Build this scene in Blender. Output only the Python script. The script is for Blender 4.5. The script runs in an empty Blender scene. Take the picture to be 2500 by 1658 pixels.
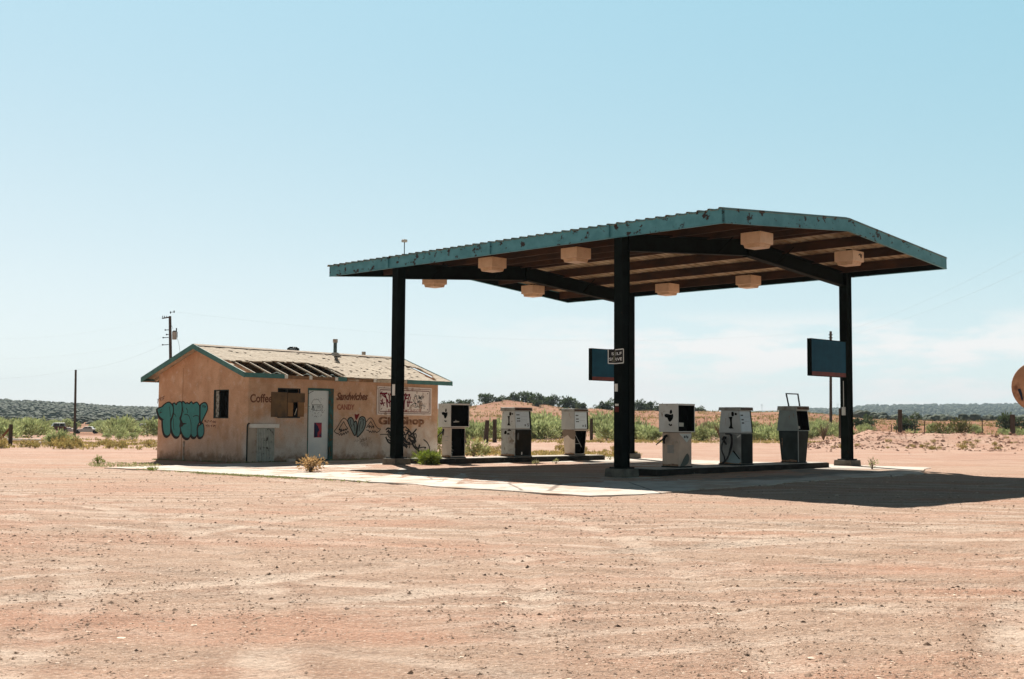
import bpy, bmesh, math, random
from mathutils import Vector, Matrix, noise as mnoise
R = math.radians
random.seed(7)
sc = bpy.context.scene
col = sc.collection

# ------------------------------------------------------------------ camera, light, sky, exposure
CAM_H, F_PX, PITCH, ROLL = 1.25, 2943.06, 0.069, 0.0069
cam = bpy.data.cameras.new('camera'); camo = bpy.data.objects.new('camera', cam); col.objects.link(camo)
cam.sensor_width = 36; cam.sensor_fit = 'HORIZONTAL'; cam.lens = F_PX * 36 / 2500
cam.clip_start = .1; cam.clip_end = 30000
_f = Vector((0, math.cos(PITCH), math.sin(PITCH))); _u = Vector((0, -math.sin(PITCH), math.cos(PITCH))); _r = Vector((1, 0, 0))
_cr, _sr = math.cos(ROLL), math.sin(ROLL)
CR = _r * _cr + _u * _sr      # camera right / up with the slight tilt of the photograph
CU = _u * _cr - _r * _sr
camo.matrix_world = Matrix(((CR.x, CU.x, -_f.x, 0), (CR.y, CU.y, -_f.y, 0), (CR.z, CU.z, -_f.z, CAM_H), (0, 0, 0, 1)))
sc.camera = camo

EXPO = 1.72; CLOUD_OFF = (.3, 0, 0)
SUN_EL, SUN_AZ = R(42), R(104)      # azimuth of the sun counted from +X towards +Y
sd = Vector((math.cos(SUN_AZ) * math.cos(SUN_EL), math.sin(SUN_AZ) * math.cos(SUN_EL), math.sin(SUN_EL)))
sl = bpy.data.lights.new('sun', 'SUN'); sl.energy = 5.0; sl.angle = R(.53); sl.color = (1, .95, .87)
so = bpy.data.objects.new('sun', sl); col.objects.link(so); so.rotation_euler = sd.to_track_quat('Z', 'Y').to_euler()

w = bpy.data.worlds.new('World'); sc.world = w; w.use_nodes = True
nt = w.node_tree; nt.nodes.clear()
def N(t, **k):
    n = nt.nodes.new(t)
    for a, b in k.items(): setattr(n, a, b)
    return n
wo = N('ShaderNodeOutputWorld'); bg = N('ShaderNodeBackground'); bg.inputs['Strength'].default_value = .075
sky = N('ShaderNodeTexSky', sky_type='NISHITA', sun_disc=False, sun_elevation=SUN_EL, sun_rotation=math.pi / 2 - SUN_AZ)
sky.air_density = 1.0; sky.dust_density = .6; sky.ozone_density = 1.0; sky.altitude = 1700
nt.links.new(bg.outputs[0], wo.inputs[0])
# pale high-desert sky: the Nishita sky mixed with a bleached cyan gradient that whitens towards the horizon
tc = N('ShaderNodeTexCoord'); sx = N('ShaderNodeSeparateXYZ'); nt.links.new(tc.outputs['Generated'], sx.inputs[0])
SK = 1 / (.075 * EXPO)
ramp = N('ShaderNodeValToRGB'); ramp.color_ramp.interpolation = 'B_SPLINE'; e = ramp.color_ramp.elements
def skc(r, g, b, k=1.0): return (r * k, g * k, b * k, 1)
e[0].position = 0; e[0].color = skc(1.02, 1.04, 1.02)
e[1].position = 1; e[1].color = skc(.02, .045, .07)
for p, c in ((.06, (.92, .98, .97)), (.14, (.77, .90, .93)), (.24, (.60, .81, .89)), (.34, (.53, .79, .90)), (.365, (.50, .76, .88)), (.41, (.12, .22, .28)), (.47, (.05, .09, .12))):  # steep drop above the frame, shaped to darken the shade
    k = e.new(p); k.color = c + (1,)
nt.links.new(sx.outputs['Z'], ramp.inputs[0])
sca = N('ShaderNodeVectorMath', operation='SCALE'); sca.inputs['Scale'].default_value = SK; nt.links.new(ramp.outputs[0], sca.inputs[0])
skm = N('ShaderNodeMix', data_type='RGBA'); skm.inputs[0].default_value = .90
nt.links.new(sky.outputs[0], skm.inputs[6]); nt.links.new(sca.outputs[0], skm.inputs[7])
# the sky is a little deeper away from the sun (to the right)
xr0 = N('ShaderNodeMapRange'); xr0.inputs['From Min'].default_value = -.45; xr0.inputs['From Max'].default_value = .55
nt.links.new(sx.outputs['X'], xr0.inputs['Value'])
deep = N('ShaderNodeMix', data_type='RGBA', blend_type='MULTIPLY'); deep.inputs[7].default_value = (.68, .86, .90, 1)
mz = N('ShaderNodeMapRange'); mz.inputs['From Min'].default_value = -.06; mz.inputs['From Max'].default_value = .16; nt.links.new(sx.outputs['Z'], mz.inputs['Value'])
mm = N('ShaderNodeMath', operation='MULTIPLY'); nt.links.new(xr0.outputs[0], mm.inputs[0]); nt.links.new(mz.outputs[0], mm.inputs[1])
nt.links.new(mm.outputs[0], deep.inputs[0]); nt.links.new(skm.outputs[2], deep.inputs[6])
# thin low clouds
mp = N('ShaderNodeMapping'); mp.inputs['Scale'].default_value = (1, 1, 4.2); mp.inputs['Location'].default_value = CLOUD_OFF
nz = N('ShaderNodeTexNoise'); nz.inputs['Scale'].default_value = 6.5; nz.inputs['Detail'].default_value = 9; nz.inputs['Roughness'].default_value = .6
nt.links.new(tc.outputs['Generated'], mp.inputs[0]); nt.links.new(mp.outputs[0], nz.inputs[0])
cr = N('ShaderNodeValToRGB'); cr.color_ramp.elements[0].position = .45; cr.color_ramp.elements[1].position = .54
nt.links.new(nz.outputs[0], cr.inputs[0])
el = N('ShaderNodeValToRGB')           # clouds only in the low band
e = el.color_ramp.elements; e[0].position = 0; e[0].color = (.9,) * 3 + (1,); e[1].position = .094; e[1].color = (0, 0, 0, 1)
k = e.new(.062); k.color = (.95, .95, .95, 1); k = e.new(.08); k.color = (.6, .6, .6, 1)
nt.links.new(sx.outputs['Z'], el.inputs[0])
xr = N('ShaderNodeMapRange'); xr.inputs['From Min'].default_value = -.10; xr.inputs['From Max'].default_value = .12
nt.links.new(sx.outputs['X'], xr.inputs['Value'])
m1 = N('ShaderNodeMath', operation='MULTIPLY'); m2 = N('ShaderNodeMath', operation='MULTIPLY')
nt.links.new(cr.outputs[0], m1.inputs[0]); nt.links.new(el.outputs[0], m1.inputs[1])
nt.links.new(m1.outputs[0], m2.inputs[0]); nt.links.new(xr.outputs[0], m2.inputs[1])
mx = N('ShaderNodeMix', data_type='RGBA'); mx.inputs[7].default_value = (1.02 * SK, 1.0 * SK, .985 * SK, 1)
nt.links.new(m2.outputs[0], mx.inputs[0]); nt.links.new(deep.outputs[2], mx.inputs[6])
yb = N('ShaderNodeValToRGB'); e = yb.color_ramp.elements     # sky away from the sun dimmed, shaped to deepen the shade
e[0].position = 0; e[0].color = (.52, .52, .52, 1); e[1].position = .91; e[1].color = (1, 1, 1, 1)
k = e.new(.62); k.color = (.50, .50, .50, 1)
ymr = N('ShaderNodeMapRange'); ymr.inputs['From Min'].default_value = -1; nt.links.new(sx.outputs['Y'], ymr.inputs['Value']); nt.links.new(ymr.outputs[0], yb.inputs[0])
ym = N('ShaderNodeMix', data_type='RGBA', blend_type='MULTIPLY'); ym.inputs[0].default_value = 1
nt.links.new(mx.outputs[2], ym.inputs[6]); nt.links.new(yb.outputs[0], ym.inputs[7]); nt.links.new(ym.outputs[2], bg.inputs[0])

sc.view_settings.view_transform = 'Standard'; sc.view_settings.look = 'None'
sc.view_settings.exposure = math.log2(EXPO); sc.view_settings.gamma = 1.0; sc.view_settings.use_curve_mapping = False

# ------------------------------------------------------------------ helpers
def smooth(a, b, x):
    t = max(0., min(1., (x - a) / (b - a))); return t * t * (3 - 2 * t)
def lerp_table(t, x):
    if x <= t[0][0]: return t[0][1]
    for (a, b), (c, d) in zip(t, t[1:]):
        if x <= c: return b + (d - b) * (x - a) / (c - a)
    return t[-1][1]
PROF_R = [(0, -.352), (32, 0), (95, .05), (130, .7), (200, 2.2), (300, 4.1), (420, 5.2), (700, 5.6), (3000, 9), (9000, 9)]
PROF_L = [(0, -.352), (32, 0), (95, .0), (150, -.6), (210, -.9), (300, -.5), (500, 1.2), (900, 3.0), (3000, 6), (9000, 6)]
RUTS = [(-26, 4, 24), (-30, 10, 31), (10, 60, 44), (14, 58, 48.5), (-10, -30, 46), (34, -6, 33), (6, 70, 52), (30, -34, 55), (-40, 30, 38)]   # turning circles of vehicles: centre, radius
def gz(x, y, rough=True):
    """height of the ground"""
    if y < 32: z = -.011 * (32 - max(y, -40))
    else:
        s = smooth(-.16, -.07, x / y)
        z = lerp_table(PROF_L, y) * (1 - s) + lerp_table(PROF_R, y) * s * (1 - .42 * smooth(.24, .32, x / y))
        # red mound behind the pumps
        z += 2.5 * math.exp(-((x + 0) / 11.) ** 2 - ((y - 305) / 45.) ** 2)
        z += .5 * math.exp(-((x - 22) / 26.) ** 2 - ((y - 310) / 50.) ** 2)
        z += .35 * math.exp(-((x + 26) / 14.) ** 2 - ((y - 290) / 45.) ** 2)
        # bulldozed dirt bank on the right
        b = smooth(.235, .30, x / y) * math.exp(-((y - 72 - 2 * math.sin(x * .35)) / 5.5) ** 2)
        if b > .001: z += b * (.80 + .28 * mnoise.noise((x * .3, y * .3, 3)) + .22 * mnoise.noise((x * 1.0, y * 1.0, 5)) + .12 * mnoise.noise((x * 2.6, y * 2.6, 6)))
        if y > 120:
            z += .35 * smooth(120, 200, y) * mnoise.noise((x * .04, y * .03, 0)) + .5 * smooth(180, 260, y) * mnoise.noise((x * .12, y * .06, 9))
    if rough and 7 < y < 34:
        for cx, cy, r in RUTS:
            q = math.hypot(x - cx, y - cy) - r
            if abs(q) < 1.6:
                for o_ in (-.8, .8):
                    t_ = (q - o_) / .14; f_ = .55 + .75 * mnoise.noise((x * .3 + cx, y * .3, 41))
                    if abs(t_) < 3 and f_ > 0: z += f_ * (-.026 * math.exp(-t_ * t_) + .014 * math.exp(-(abs(t_) - 1.7) ** 2 * 2))
    if rough:
        a = .014 if y < 60 else .03
        if 3 < y < 60:
            z += .016 * mnoise.noise((x * .22 + y * .08, y * 1.5 - x * .45, 21)) + .009 * mnoise.noise((x * 4.2, y * 4.2, 22))
        z += a * (mnoise.noise((x * .5, y * .5, 1)) - .6 + .5 * mnoise.noise((x * 1.7, y * 1.7, 2)))
    return z
def ray(px, py):
    """direction of a pixel of the 2500 px wide photograph"""
    return (CR * (px - 1250) - CU * (py - 829) + _f * F_PX).normalized()
def at_depth(px, py, Y):
    d = ray(px, py); return Vector((0, 0, CAM_H)) + d * (Y / d.y)
def at_z(px, py, z):
    d = ray(px, py); return Vector((0, 0, CAM_H)) + d * ((z - CAM_H) / d.z)
def on_slope(px, py, add=0.):
    z = 0
    for _ in range(30):
        p = at_z(px, py, z + add); z = gz(p.x, p.y, False)
    return p
def ground_at(px, Y):
    p = at_depth(px, 1030, Y); return Vector((p.x, p.y, gz(p.x, p.y)))

class MB:
    def __init__(s): s.v = []; s.f = []; s.c = []
    def add(s, vs, fs, c=None):
        o = len(s.v); s.v += [tuple(p) for p in vs]; s.f += [tuple(i + o for i in f) for f in fs]
        s.c += [c] * len(vs); return s
    def hexa(s, b, t, c=None):          # bottom ring and top ring of 4 (counter-clockwise from above)
        return s.add(list(b) + list(t), [(3, 2, 1, 0), (4, 5, 6, 7), (0, 1, 5, 4), (1, 2, 6, 5), (2, 3, 7, 6), (3, 0, 4, 7)], c)
    def box(s, x0, x1, y0, y1, z0, z1, c=None):
        return s.hexa([(x0, y0, z0), (x1, y0, z0), (x1, y1, z0), (x0, y1, z0)], [(x0, y0, z1), (x1, y0, z1), (x1, y1, z1), (x0, y1, z1)], c)
    def frustum(s, b, t, z0, z1):       # b, t = (x0,x1,y0,y1)
        return s.hexa([(b[0], b[2], z0), (b[1], b[2], z0), (b[1], b[3], z0), (b[0], b[3], z0)], [(t[0], t[2], z1), (t[1], t[2], z1), (t[1], t[3], z1), (t[0], t[3], z1)])
    def tube(s, pts, r, n=8, cap=True, c=None):
        pts = [Vector(p) for p in pts]; rr = r if isinstance(r, (list, tuple)) else [r] * len(pts)
        vs = []; ref = None
        for i, p in enumerate(pts):
            d = (pts[min(i + 1, len(pts) - 1)] - pts[max(i - 1, 0)]).normalized()
            if ref is None: ref = d.orthogonal().normalized()
            a = (ref - d * ref.dot(d)); a = a.normalized() if a.length > 1e-6 else d.orthogonal().normalized(); ref = a
            b = d.cross(a)
            for k in range(n):
                t = 2 * math.pi * k / n; vs.append(p + (a * math.cos(t) + b * math.sin(t)) * rr[i])
        fs = []
        for i in range(len(pts) - 1):
            for k in range(n):
                fs.append((i * n + k, i * n + (k + 1) % n, (i + 1) * n + (k + 1) % n, (i + 1) * n + k))
        if cap: fs.append(tuple(range(n - 1, -1, -1))); fs.append(tuple((len(pts) - 1) * n + k for k in range(n)))
        return s.add(vs, fs, c)
    def bar(s, a, b, wdt, hgt, up=(0, 0, 1)):
        a, b = Vector(a), Vector(b); d = (b - a).normalized(); u = Vector(up); u = (u - d * u.dot(d)).normalized(); r = d.cross(u)
        q = [r * (-wdt / 2) - u * hgt / 2, r * (wdt / 2) - u * hgt / 2, r * (wdt / 2) + u * hgt / 2, r * (-wdt / 2) + u * hgt / 2]
        return s.add([a + k for k in q] + [b + k for k in q], [(0, 1, 2, 3), (7, 6, 5, 4), (0, 4, 5, 1), (1, 5, 6, 2), (2, 6, 7, 3), (3, 7, 4, 0)])
    def prism(s, poly, z0, z1):          # horizontal outline extruded upwards
        n = len(poly)
        vs = [(p[0], p[1], (p[2] if len(p) > 2 else 0) + z0) for p in poly] + [(p[0], p[1], (p[2] if len(p) > 2 else 0) + z1) for p in poly]
        fs = [tuple(range(n - 1, -1, -1)), tuple(range(n, 2 * n))] + [(i, (i + 1) % n, n + (i + 1) % n, n + i) for i in range(n)]
        return s.add(vs, fs)
    def build(s, name, mat, parent=None, bevel=0, smoothit=False, loc=None):
        me = bpy.data.meshes.new(name); me.from_pydata(s.v, [], s.f); me.update()
        if any(c is not None for c in s.c):
            at = me.color_attributes.new('tone', 'FLOAT_COLOR', 'POINT')
            buf = []
            for c in s.c: buf += list(c or (1, 1, 1)) + [1]
            at.data.foreach_set('color', buf)
        if smoothit:
            me.polygons.foreach_set('use_smooth', [True] * len(me.polygons))
        bm = bmesh.new(); bm.from_mesh(me); bmesh.ops.recalc_face_normals(bm, faces=bm.faces) if len(s.f) < 40000 else None; bm.to_mesh(me); bm.free()
        if mat: me.materials.append(mat)
        o = bpy.data.objects.new(name, me); col.objects.link(o)
        if parent: o.parent = parent
        if loc is not None: o.location = loc
        if bevel:
            b = o.modifiers.new('bevel', 'BEVEL'); b.width = bevel; b.segments = 2; b.limit_method = 'ANGLE'
        return o
def tag(o, label=None, cat=None, group=None, kind=None):
    if label: o['label'] = label
    if cat: o['category'] = cat
    if group: o['group'] = group
    if kind: o['kind'] = kind
    return o
def empty(name, loc, rz=0):
    o = bpy.data.objects.new(name, None); col.objects.link(o); o.location = loc; o.rotation_euler = (0, 0, rz); o.empty_display_size = .2; return o
def copy_tree(o, parent=None):
    c = o.copy(); col.objects.link(c); c.parent = parent
    for ch in [x for x in bpy.data.objects if x.parent == o]: copy_tree(ch, c)
    return c

# ------------------------------------------------------------------ materials
def mat(name, c1, c2=None, scale=4., lo=.4, hi=.6, rough=.85, metal=0., bump=0., bscale=60., c3=None, s3=2., lo3=.55, hi3=.62, detail=6, stretch=None, attr=None, spec=.3, coat=0):
    m = bpy.data.materials.new(name); m.use_nodes = True; t = m.node_tree; b = t.nodes['Principled BSDF']
    b.inputs['Roughness'].default_value = rough; b.inputs['Metallic'].default_value = metal
    b.inputs['Specular IOR Level'].default_value = spec; b.inputs['Coat Weight'].default_value = coat
    L = t.links.new
    tc = t.nodes.new('ShaderNodeTexCoord'); mp = t.nodes.new('ShaderNodeMapping'); L(tc.outputs['Object'], mp.inputs[0])
    if stretch: mp.inputs['Scale'].default_value = stretch
    def noise(s, d=detail, w=0):
        n = t.nodes.new('ShaderNodeTexNoise'); n.inputs['Scale'].default_value = s; n.inputs['Detail'].default_value = d; n.inputs['Roughness'].default_value = .6
        L(mp.outputs[0], n.inputs['Vector']); return n
    def ramp(src, a, c):
        r = t.nodes.new('ShaderNodeMapRange'); r.inputs['From Min'].default_value = a; r.inputs['From Max'].default_value = c; L(src, r.inputs['Value']); return r.outputs[0]
    def mixc(f, a, c):
        x = t.nodes.new('ShaderNodeMix'); x.data_type = 'RGBA'; L(f, x.inputs[0])
        for sock, val in ((6, a), (7, c)):
            if isinstance(val, tuple): x.inputs[sock].default_value = val + (1,)
            else: L(val, x.inputs[sock])
        return x.outputs[2]
    cur = c1
    if c2: cur = mixc(ramp(noise(scale).outputs[0], lo, hi), c1, c2)
    if c3: cur = mixc(ramp(noise(s3, 7).outputs[0], lo3, hi3), cur, c3)
    if attr:
        a = t.nodes.new('ShaderNodeAttribute'); a.attribute_name = attr
        x = t.nodes.new('ShaderNodeMix'); x.data_type = 'RGBA'; x.blend_type = 'MULTIPLY'; x.inputs[0].default_value = 1
        if isinstance(cur, tuple): x.inputs[6].default_value = cur + (1,)
        else: L(cur, x.inputs[6])
        L(a.outputs['Color'], x.inputs[7]); cur = x.outputs[2]
    if isinstance(cur, tuple): b.inputs['Base Color'].default_value = cur + (1,)
    else: L(cur, b.inputs['Base Color'])
    if bump:
        n = noise(bscale, 5); bp = t.nodes.new('ShaderNodeBump'); bp.inputs['Strength'].default_value = bump; bp.inputs['Distance'].default_value = .02
        L(n.outputs[0], bp.inputs['Height']); L(bp.outputs[0], b.inputs['Normal'])
    return m
def leaf_mat(name, c1, c2, attr=None):
    m = mat(name, c1, c2, scale=3, lo=.35, hi=.65, rough=.7, attr='tone')
    t = m.node_tree; b = t.nodes['Principled BSDF']; out = t.nodes['Material Output']
    tr = t.nodes.new('ShaderNodeBsdfTranslucent'); mixs = t.nodes.new('ShaderNodeMixShader'); mixs.inputs[0].default_value = .35
    src = b.inputs['Base Color'].links[0].from_socket
    t.links.new(src, tr.inputs[0]); t.links.new(b.outputs[0], mixs.inputs[1]); t.links.new(tr.outputs[0], mixs.inputs[2]); t.links.new(mixs.outputs[0], out.inputs[0])
    return m

def ground_material():
    m = bpy.data.materials.new('dirt'); m.use_nodes = True; t = m.node_tree; b = t.nodes['Principled BSDF']; L = t.links.new
    b.inputs['Roughness'].default_value = .95; b.inputs['Specular IOR Level'].default_value = .15
    tc = t.nodes.new('ShaderNodeTexCoord')
    def mapping(scale=(1, 1, 1), rz=0):
        mp = t.nodes.new('ShaderNodeMapping'); mp.inputs['Scale'].default_value = scale; mp.inputs['Rotation'].default_value = (0, 0, rz); L(tc.outputs['Object'], mp.inputs[0]); return mp.outputs[0]
    def noise(v, s, d=6, r=.6):
        n = t.nodes.new('ShaderNodeTexNoise'); n.inputs['Scale'].default_value = s; n.inputs['Detail'].default_value = d; n.inputs['Roughness'].default_value = r; L(v, n.inputs['Vector']); return n.outputs[0]
    def mr(src, a, c, lo=0., hi=1.):
        r = t.nodes.new('ShaderNodeMapRange'); r.inputs['From Min'].default_value = a; r.inputs['From Max'].default_value = c; r.inputs['To Min'].default_value = lo; r.inputs['To Max'].default_value = hi; L(src, r.inputs['Value']); return r.outputs[0]
    def mix(f, a, c):
        x = t.nodes.new('ShaderNodeMix'); x.data_type = 'RGBA'
        if isinstance(f, float): x.inputs[0].default_value = f
        else: L(f, x.inputs[0])
        for sock, val in ((6, a), (7, c)):
            if isinstance(val, tuple): x.inputs[sock].default_value = val + (1,)
            else: L(val, x.inputs[sock])
        return x.outputs[2]
    def mul(a, c):
        x = t.nodes.new('ShaderNodeMath'); x.operation = 'MULTIPLY'; L(a, x.inputs[0])
        if isinstance(c, float): x.inputs[1].default_value = c
        else: L(c, x.inputs[1])
        return x.outputs[0]
    V = mapping(); 
    big = noise(V, .18, 5)
    c = mix(mr(big, .4, .6), (.475, .318, .225), (.465, .288, .20))
    # wheel tracks: pale compacted streaks and redder loose bands, in two headings
    tr1 = noise(mapping((.10, 1.5, 1), R(-20)), 1.0, 5, .55); tr2 = noise(mapping((.10, 1.3, 1), R(24)), 1.0, 5, .55)
    c = mix(mul(mr(tr1, .52, .66), .55), c, (.60, .44, .33))
    c = mix(mul(mr(tr2, .55, .68), .45), c, (.58, .40, .30))
    def wave(rz, sc, dist, w=None):
        n = t.nodes.new('ShaderNodeTexWave'); n.wave_type = w or 'BANDS'; n.inputs['Scale'].default_value = sc; n.inputs['Distortion'].default_value = dist; n.inputs['Detail'].default_value = 3; n.inputs['Detail Scale'].default_value = .6
        L(mapping((1, 1, 1), rz), n.inputs['Vector']); return n.outputs['Fac']
    for rz, sc, off in ((R(66), .42, 3.), (R(112), .33, 8.), (R(82), .55, 5.)):
        msk = mr(noise(mapping((.35, .8, 1), rz * .3 + off), .3, 3), .50, .62)
        c = mix(mul(mul(mr(wave(rz, sc, 5.5), .80, .97), msk), .85), c, (.64, .49, .385))
        c = mix(mul(mul(mr(wave(rz, sc, 5.5), .16, .03), msk), .6), c, (.38, .245, .17))
    sx0 = t.nodes.new('ShaderNodeSeparateXYZ'); L(tc.outputs['Object'], sx0.inputs[0])
    def mth(o, a, b2=None):
        x = t.nodes.new('ShaderNodeMath'); x.operation = o
        for i, v in enumerate((a, b2)):
            if isinstance(v, (int, float)): x.inputs[i].default_value = v
            elif v is not None: L(v, x.inputs[i])
        return x.outputs[0]
    brk = noise(V, .35, 4); wob = noise(V, .5, 2)
    for cx, cy, r in RUTS:
        d = mth('SQRT', mth('ADD', mth('POWER', mth('SUBTRACT', sx0.outputs['X'], cx), 2), mth('POWER', mth('SUBTRACT', sx0.outputs['Y'], cy), 2)))
        q = mth('ABSOLUTE', mth('SUBTRACT', mth('ABSOLUTE', mth('ADD', mth('SUBTRACT', d, r), mth('MULTIPLY', mth('SUBTRACT', wob, .5), .5))), .8))
        c = mix(mul(mul(mr(q, .26, .12), mr(brk, .42, .58)), .75), c, (.66, .51, .40))
        c = mix(mul(mul(mul(mr(q, .22, .28), mr(q, .50, .36)), mr(brk, .42, .58)), .5), c, (.36, .22, .15))
    red = noise(mapping((.35, 1.1, 1), R(-15)), .55, 5)
    c = mix(mul(mr(red, .48, .62), .8), c, (.49, .255, .165))
    dk = noise(mapping((.5, 1.4, 1), R(10)), .8, 7, .7)
    c = mix(mul(mr(dk, .54, .66), .5), c, (.36, .25, .185))
    # gravel grains
    fine = noise(V, 30, 4, .8)
    c = mix(mul(mr(fine, .52, .64), .7), c, (.24, .165, .125))
    c = mix(mul(mr(fine, .46, .36), .55), c, (.74, .62, .51))
    g2 = noise(V, 7, 5, .75)
    c = mix(mul(mr(g2, .58, .70), .5), c, (.30, .20, .15))
    # beyond the lot the earth turns red
    sx = sx0
    mid = mr(sx.outputs['Y'], 31., 46.)
    mc = mix(mr(noise(V, .35, 6, .7), .42, .6), (.46, .265, .19), (.52, .345, .26))
    mc = mix(mul(mr(noise(mapping((.4, 1.6, 1)), .5, 6, .75), .54, .66), .75), mc, (.27, .14, .095))
    c = mix(mul(mid, .8), c, mc)
    far = mr(sx.outputs['Y'], 82., 125.)
    rc = mix(mr(noise(V, .05, 6, .65), .4, .6), (.29, .115, .06), (.36, .17, .09))
    rc = mix(mul(mr(noise(V, .4, 4, .7), .5, .65), .7), rc, (.20, .15, .065))
    rc = mix(mul(mr(noise(mapping((.3, 1, 1)), .22, 5, .7), .56, .64), .8), rc, (.17, .07, .045))
    c = mix(far, c, rc)
    L(c, b.inputs['Base Color'])
    bp = t.nodes.new('ShaderNodeBump'); bp.inputs['Strength'].default_value = .8; bp.inputs['Distance'].default_value = .05
    h = t.nodes.new('ShaderNodeMath'); h.operation = 'ADD'; L(noise(V, 14, 6, .75), h.inputs[0]); L(mul(noise(V, 3.0, 4, .6), 1.6), h.inputs[1])
    L(h.outputs[0], bp.inputs['Height']); L(bp.outputs[0], b.inputs['Normal'])
    return m

TEAL = mat('teal_paint', (.105, .325, .385), (.07, .245, .29), 3, .35, .65, .6, c3=(.03, .022, .02), s3=3.6, lo3=.585, hi3=.62, stretch=(1, 1, 1.3), bump=.15)
TEAL_TRIM = mat('teal_trim', (.08, .22, .20), (.06, .16, .155), 5, .35, .65, .7, c3=(.2, .17, .13), s3=5, lo3=.66, hi3=.7)
STEEL_DARK = mat('dark_green_steel', (.006, .010, .0085), (.004, .006, .005), 3, .4, .6, .7, c3=(.03, .016, .01), s3=4, lo3=.68, hi3=.72, spec=.04)
RUSTY = mat('rusty_purlin', (.075, .034, .017), (.03, .018, .012), 2.5, .35, .65, .8, stretch=(1, .4, 1))
DECK = mat('roof_deck_underside', (.42, .33, .22), (.25, .17, .10), 1.5, .4, .6, .6)
DECK_TOP = mat('roof_sheet', (.5, .48, .42), (.3, .25, .2), 1.5, .4, .65, .5, metal=.2)
LAMP = mat('lamp_housing_cream', (.72, .52, .36), (.62, .43, .28), 5, .35, .65, .6)
LAMP2 = mat('lamp_lens', (.62, .42, .27), (.5, .33, .2), 8, .35, .65, .4)
CONC = mat('concrete', (.66, .60, .53), (.56, .49, .42), 1.2, .35, .65, .9, spec=.08, bump=.25, bscale=30, c3=(.42, .35, .29), s3=3, lo3=.6, hi3=.72)
CONC_OLD = mat('stained_concrete', (.20, .185, .15), (.10, .09, .07), 3, .35, .65, .9, bump=.4, bscale=25)
STUCCO = None
SHINGLE = mat('weathered_shingles', (.58, .49, .38), (.43, .345, .255), 9, .35, .65, .95, bump=.5, bscale=18, c3=(.25, .18, .12), s3=7, lo3=.62, hi3=.7)
WOOD = mat('bare_wood', (.30, .17, .085), (.18, .10, .055), 5, .35, .65, .85, stretch=(1, 1, 4))
WOOD_PALE = mat('pale_wood', (.62, .54, .42), (.45, .36, .26), 6, .35, .65, .8)
PLY = mat('dirty_plywood', (.20, .115, .05), (.115, .07, .036), 2.5, .35, .65, .85, c3=(.06, .05, .035), s3=2.0, lo3=.52, hi3=.66)
PLY2 = mat('orange_plywood', (.30, .16, .065), (.22, .115, .05), 4, .35, .65, .85)
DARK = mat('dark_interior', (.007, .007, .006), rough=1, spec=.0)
BLACK = mat('black_paint', (.012, .011, .011), rough=.6)
GREYWOOD = mat('weathered_post', (.085, .065, .05), (.05, .036, .028), 6, .35, .65, .9, stretch=(1, 1, .3))
POLEWOOD = mat('pole_wood', (.10, .075, .06), (.06, .045, .035), 4, .35, .65, .9, stretch=(1, 1, .2))
WHITE = mat('dirty_white_paint', (.80, .77, .70), (.70, .66, .58), 4, .35, .65, .55, c3=(.3, .2, .13), s3=6, lo3=.66, hi3=.72)
GREYP = mat('grey_white_paint', (.58, .60, .57), (.49, .50, .47), 4, .35, .65, .5, c3=(.22, .18, .14), s3=5, lo3=.66, hi3=.72)
GALV = mat('bare_sheet_metal', (.62, .56, .48), (.45, .40, .34), 3, .35, .65, .35, metal=.75, c3=(.3, .2, .13), s3=4, lo3=.62, hi3=.7)
DKPANEL = mat('dark_green_panel', (.018, .028, .025), (.011, .015, .013), 3, .35, .65, .6, spec=.08)
PANELBLUE = mat('pale_blue_panel', (.66, .74, .76), (.58, .66, .68), 5, .35, .65, .35)

# ------------------------------------------------------------------ the ground
def axis(lo_fine, hi_fine, step, far_lo, far_hi, g=1.16):
    a = []; x = lo_fine
    while x < hi_fine: a.append(x); x += step
    s = step; y = a[-1]
    while y < far_hi: s *= g; y += s; a.append(min(y, far_hi))
    s = step; y = lo_fine; pre = []
    while y > far_lo: s *= g; y -= s; pre.append(max(y, far_lo))
    return pre[::-1] + a
ax = axis(-14, 18, .13, -2400, 2400, 1.12); ay = axis(7, 31, .12, -60, 3380, 1.045)
gm = MB(); nx_ = len(ax)
for yy in ay:
    for xx in ax: gm.v.append((xx, yy, gz(xx, yy)))
gm.c = [None] * len(gm.v)
gm.f = [(j * nx_ + i, j * nx_ + i + 1, (j + 1) * nx_ + i + 1, (j + 1) * nx_ + i) for j in range(len(ay) - 1) for i in range(nx_ - 1)]
tag(gm.build('ground', ground_material(), smoothit=True), kind='structure')

# concrete apron
PADPX = [(262, 1143), (430, 1151), (725, 1166), (1000, 1183), (1250, 1201), (1440, 1212), (1560, 1208), (1700, 1196), (1890, 1182), (2060, 1168), (2240, 1158)]
pad = [on_slope(*p) for p in PADPX]
def _cc(x, y): return (2.7006 + .7104 * x - .7038 * y, 29.5409 + .7038 * x + .7104 * y)
pp = [(p.x, p.y) for p in pad] + [_cc(11.35, -2.2), _cc(11.3, 4.), _cc(11.3, 10.4), _cc(8.5, 11.2), (-2.3, 42.4), (-2.6, 42.5), (-8.2, 35.3)]
outl = []
for i in range(len(pp)):
    a, b = Vector(pp[i]), Vector(pp[(i + 1) % len(pp)]); n = max(1, int((b - a).length / .15))
    for k in range(n):
        q = a.lerp(b, k / n); d = (b - a).normalized(); nn = Vector((d.y, -d.x)); j = .22 * mnoise.noise((q.x * .7, q.y * .7, 4)) + .09 * mnoise.noise((q.x * 4, q.y * 4, 8))
        q = q + nn * j; outl.append((q.x, q.y, gz(q.x, q.y, False)))
padm = MB(); padm.prism(outl, -.05, .014)
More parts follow.
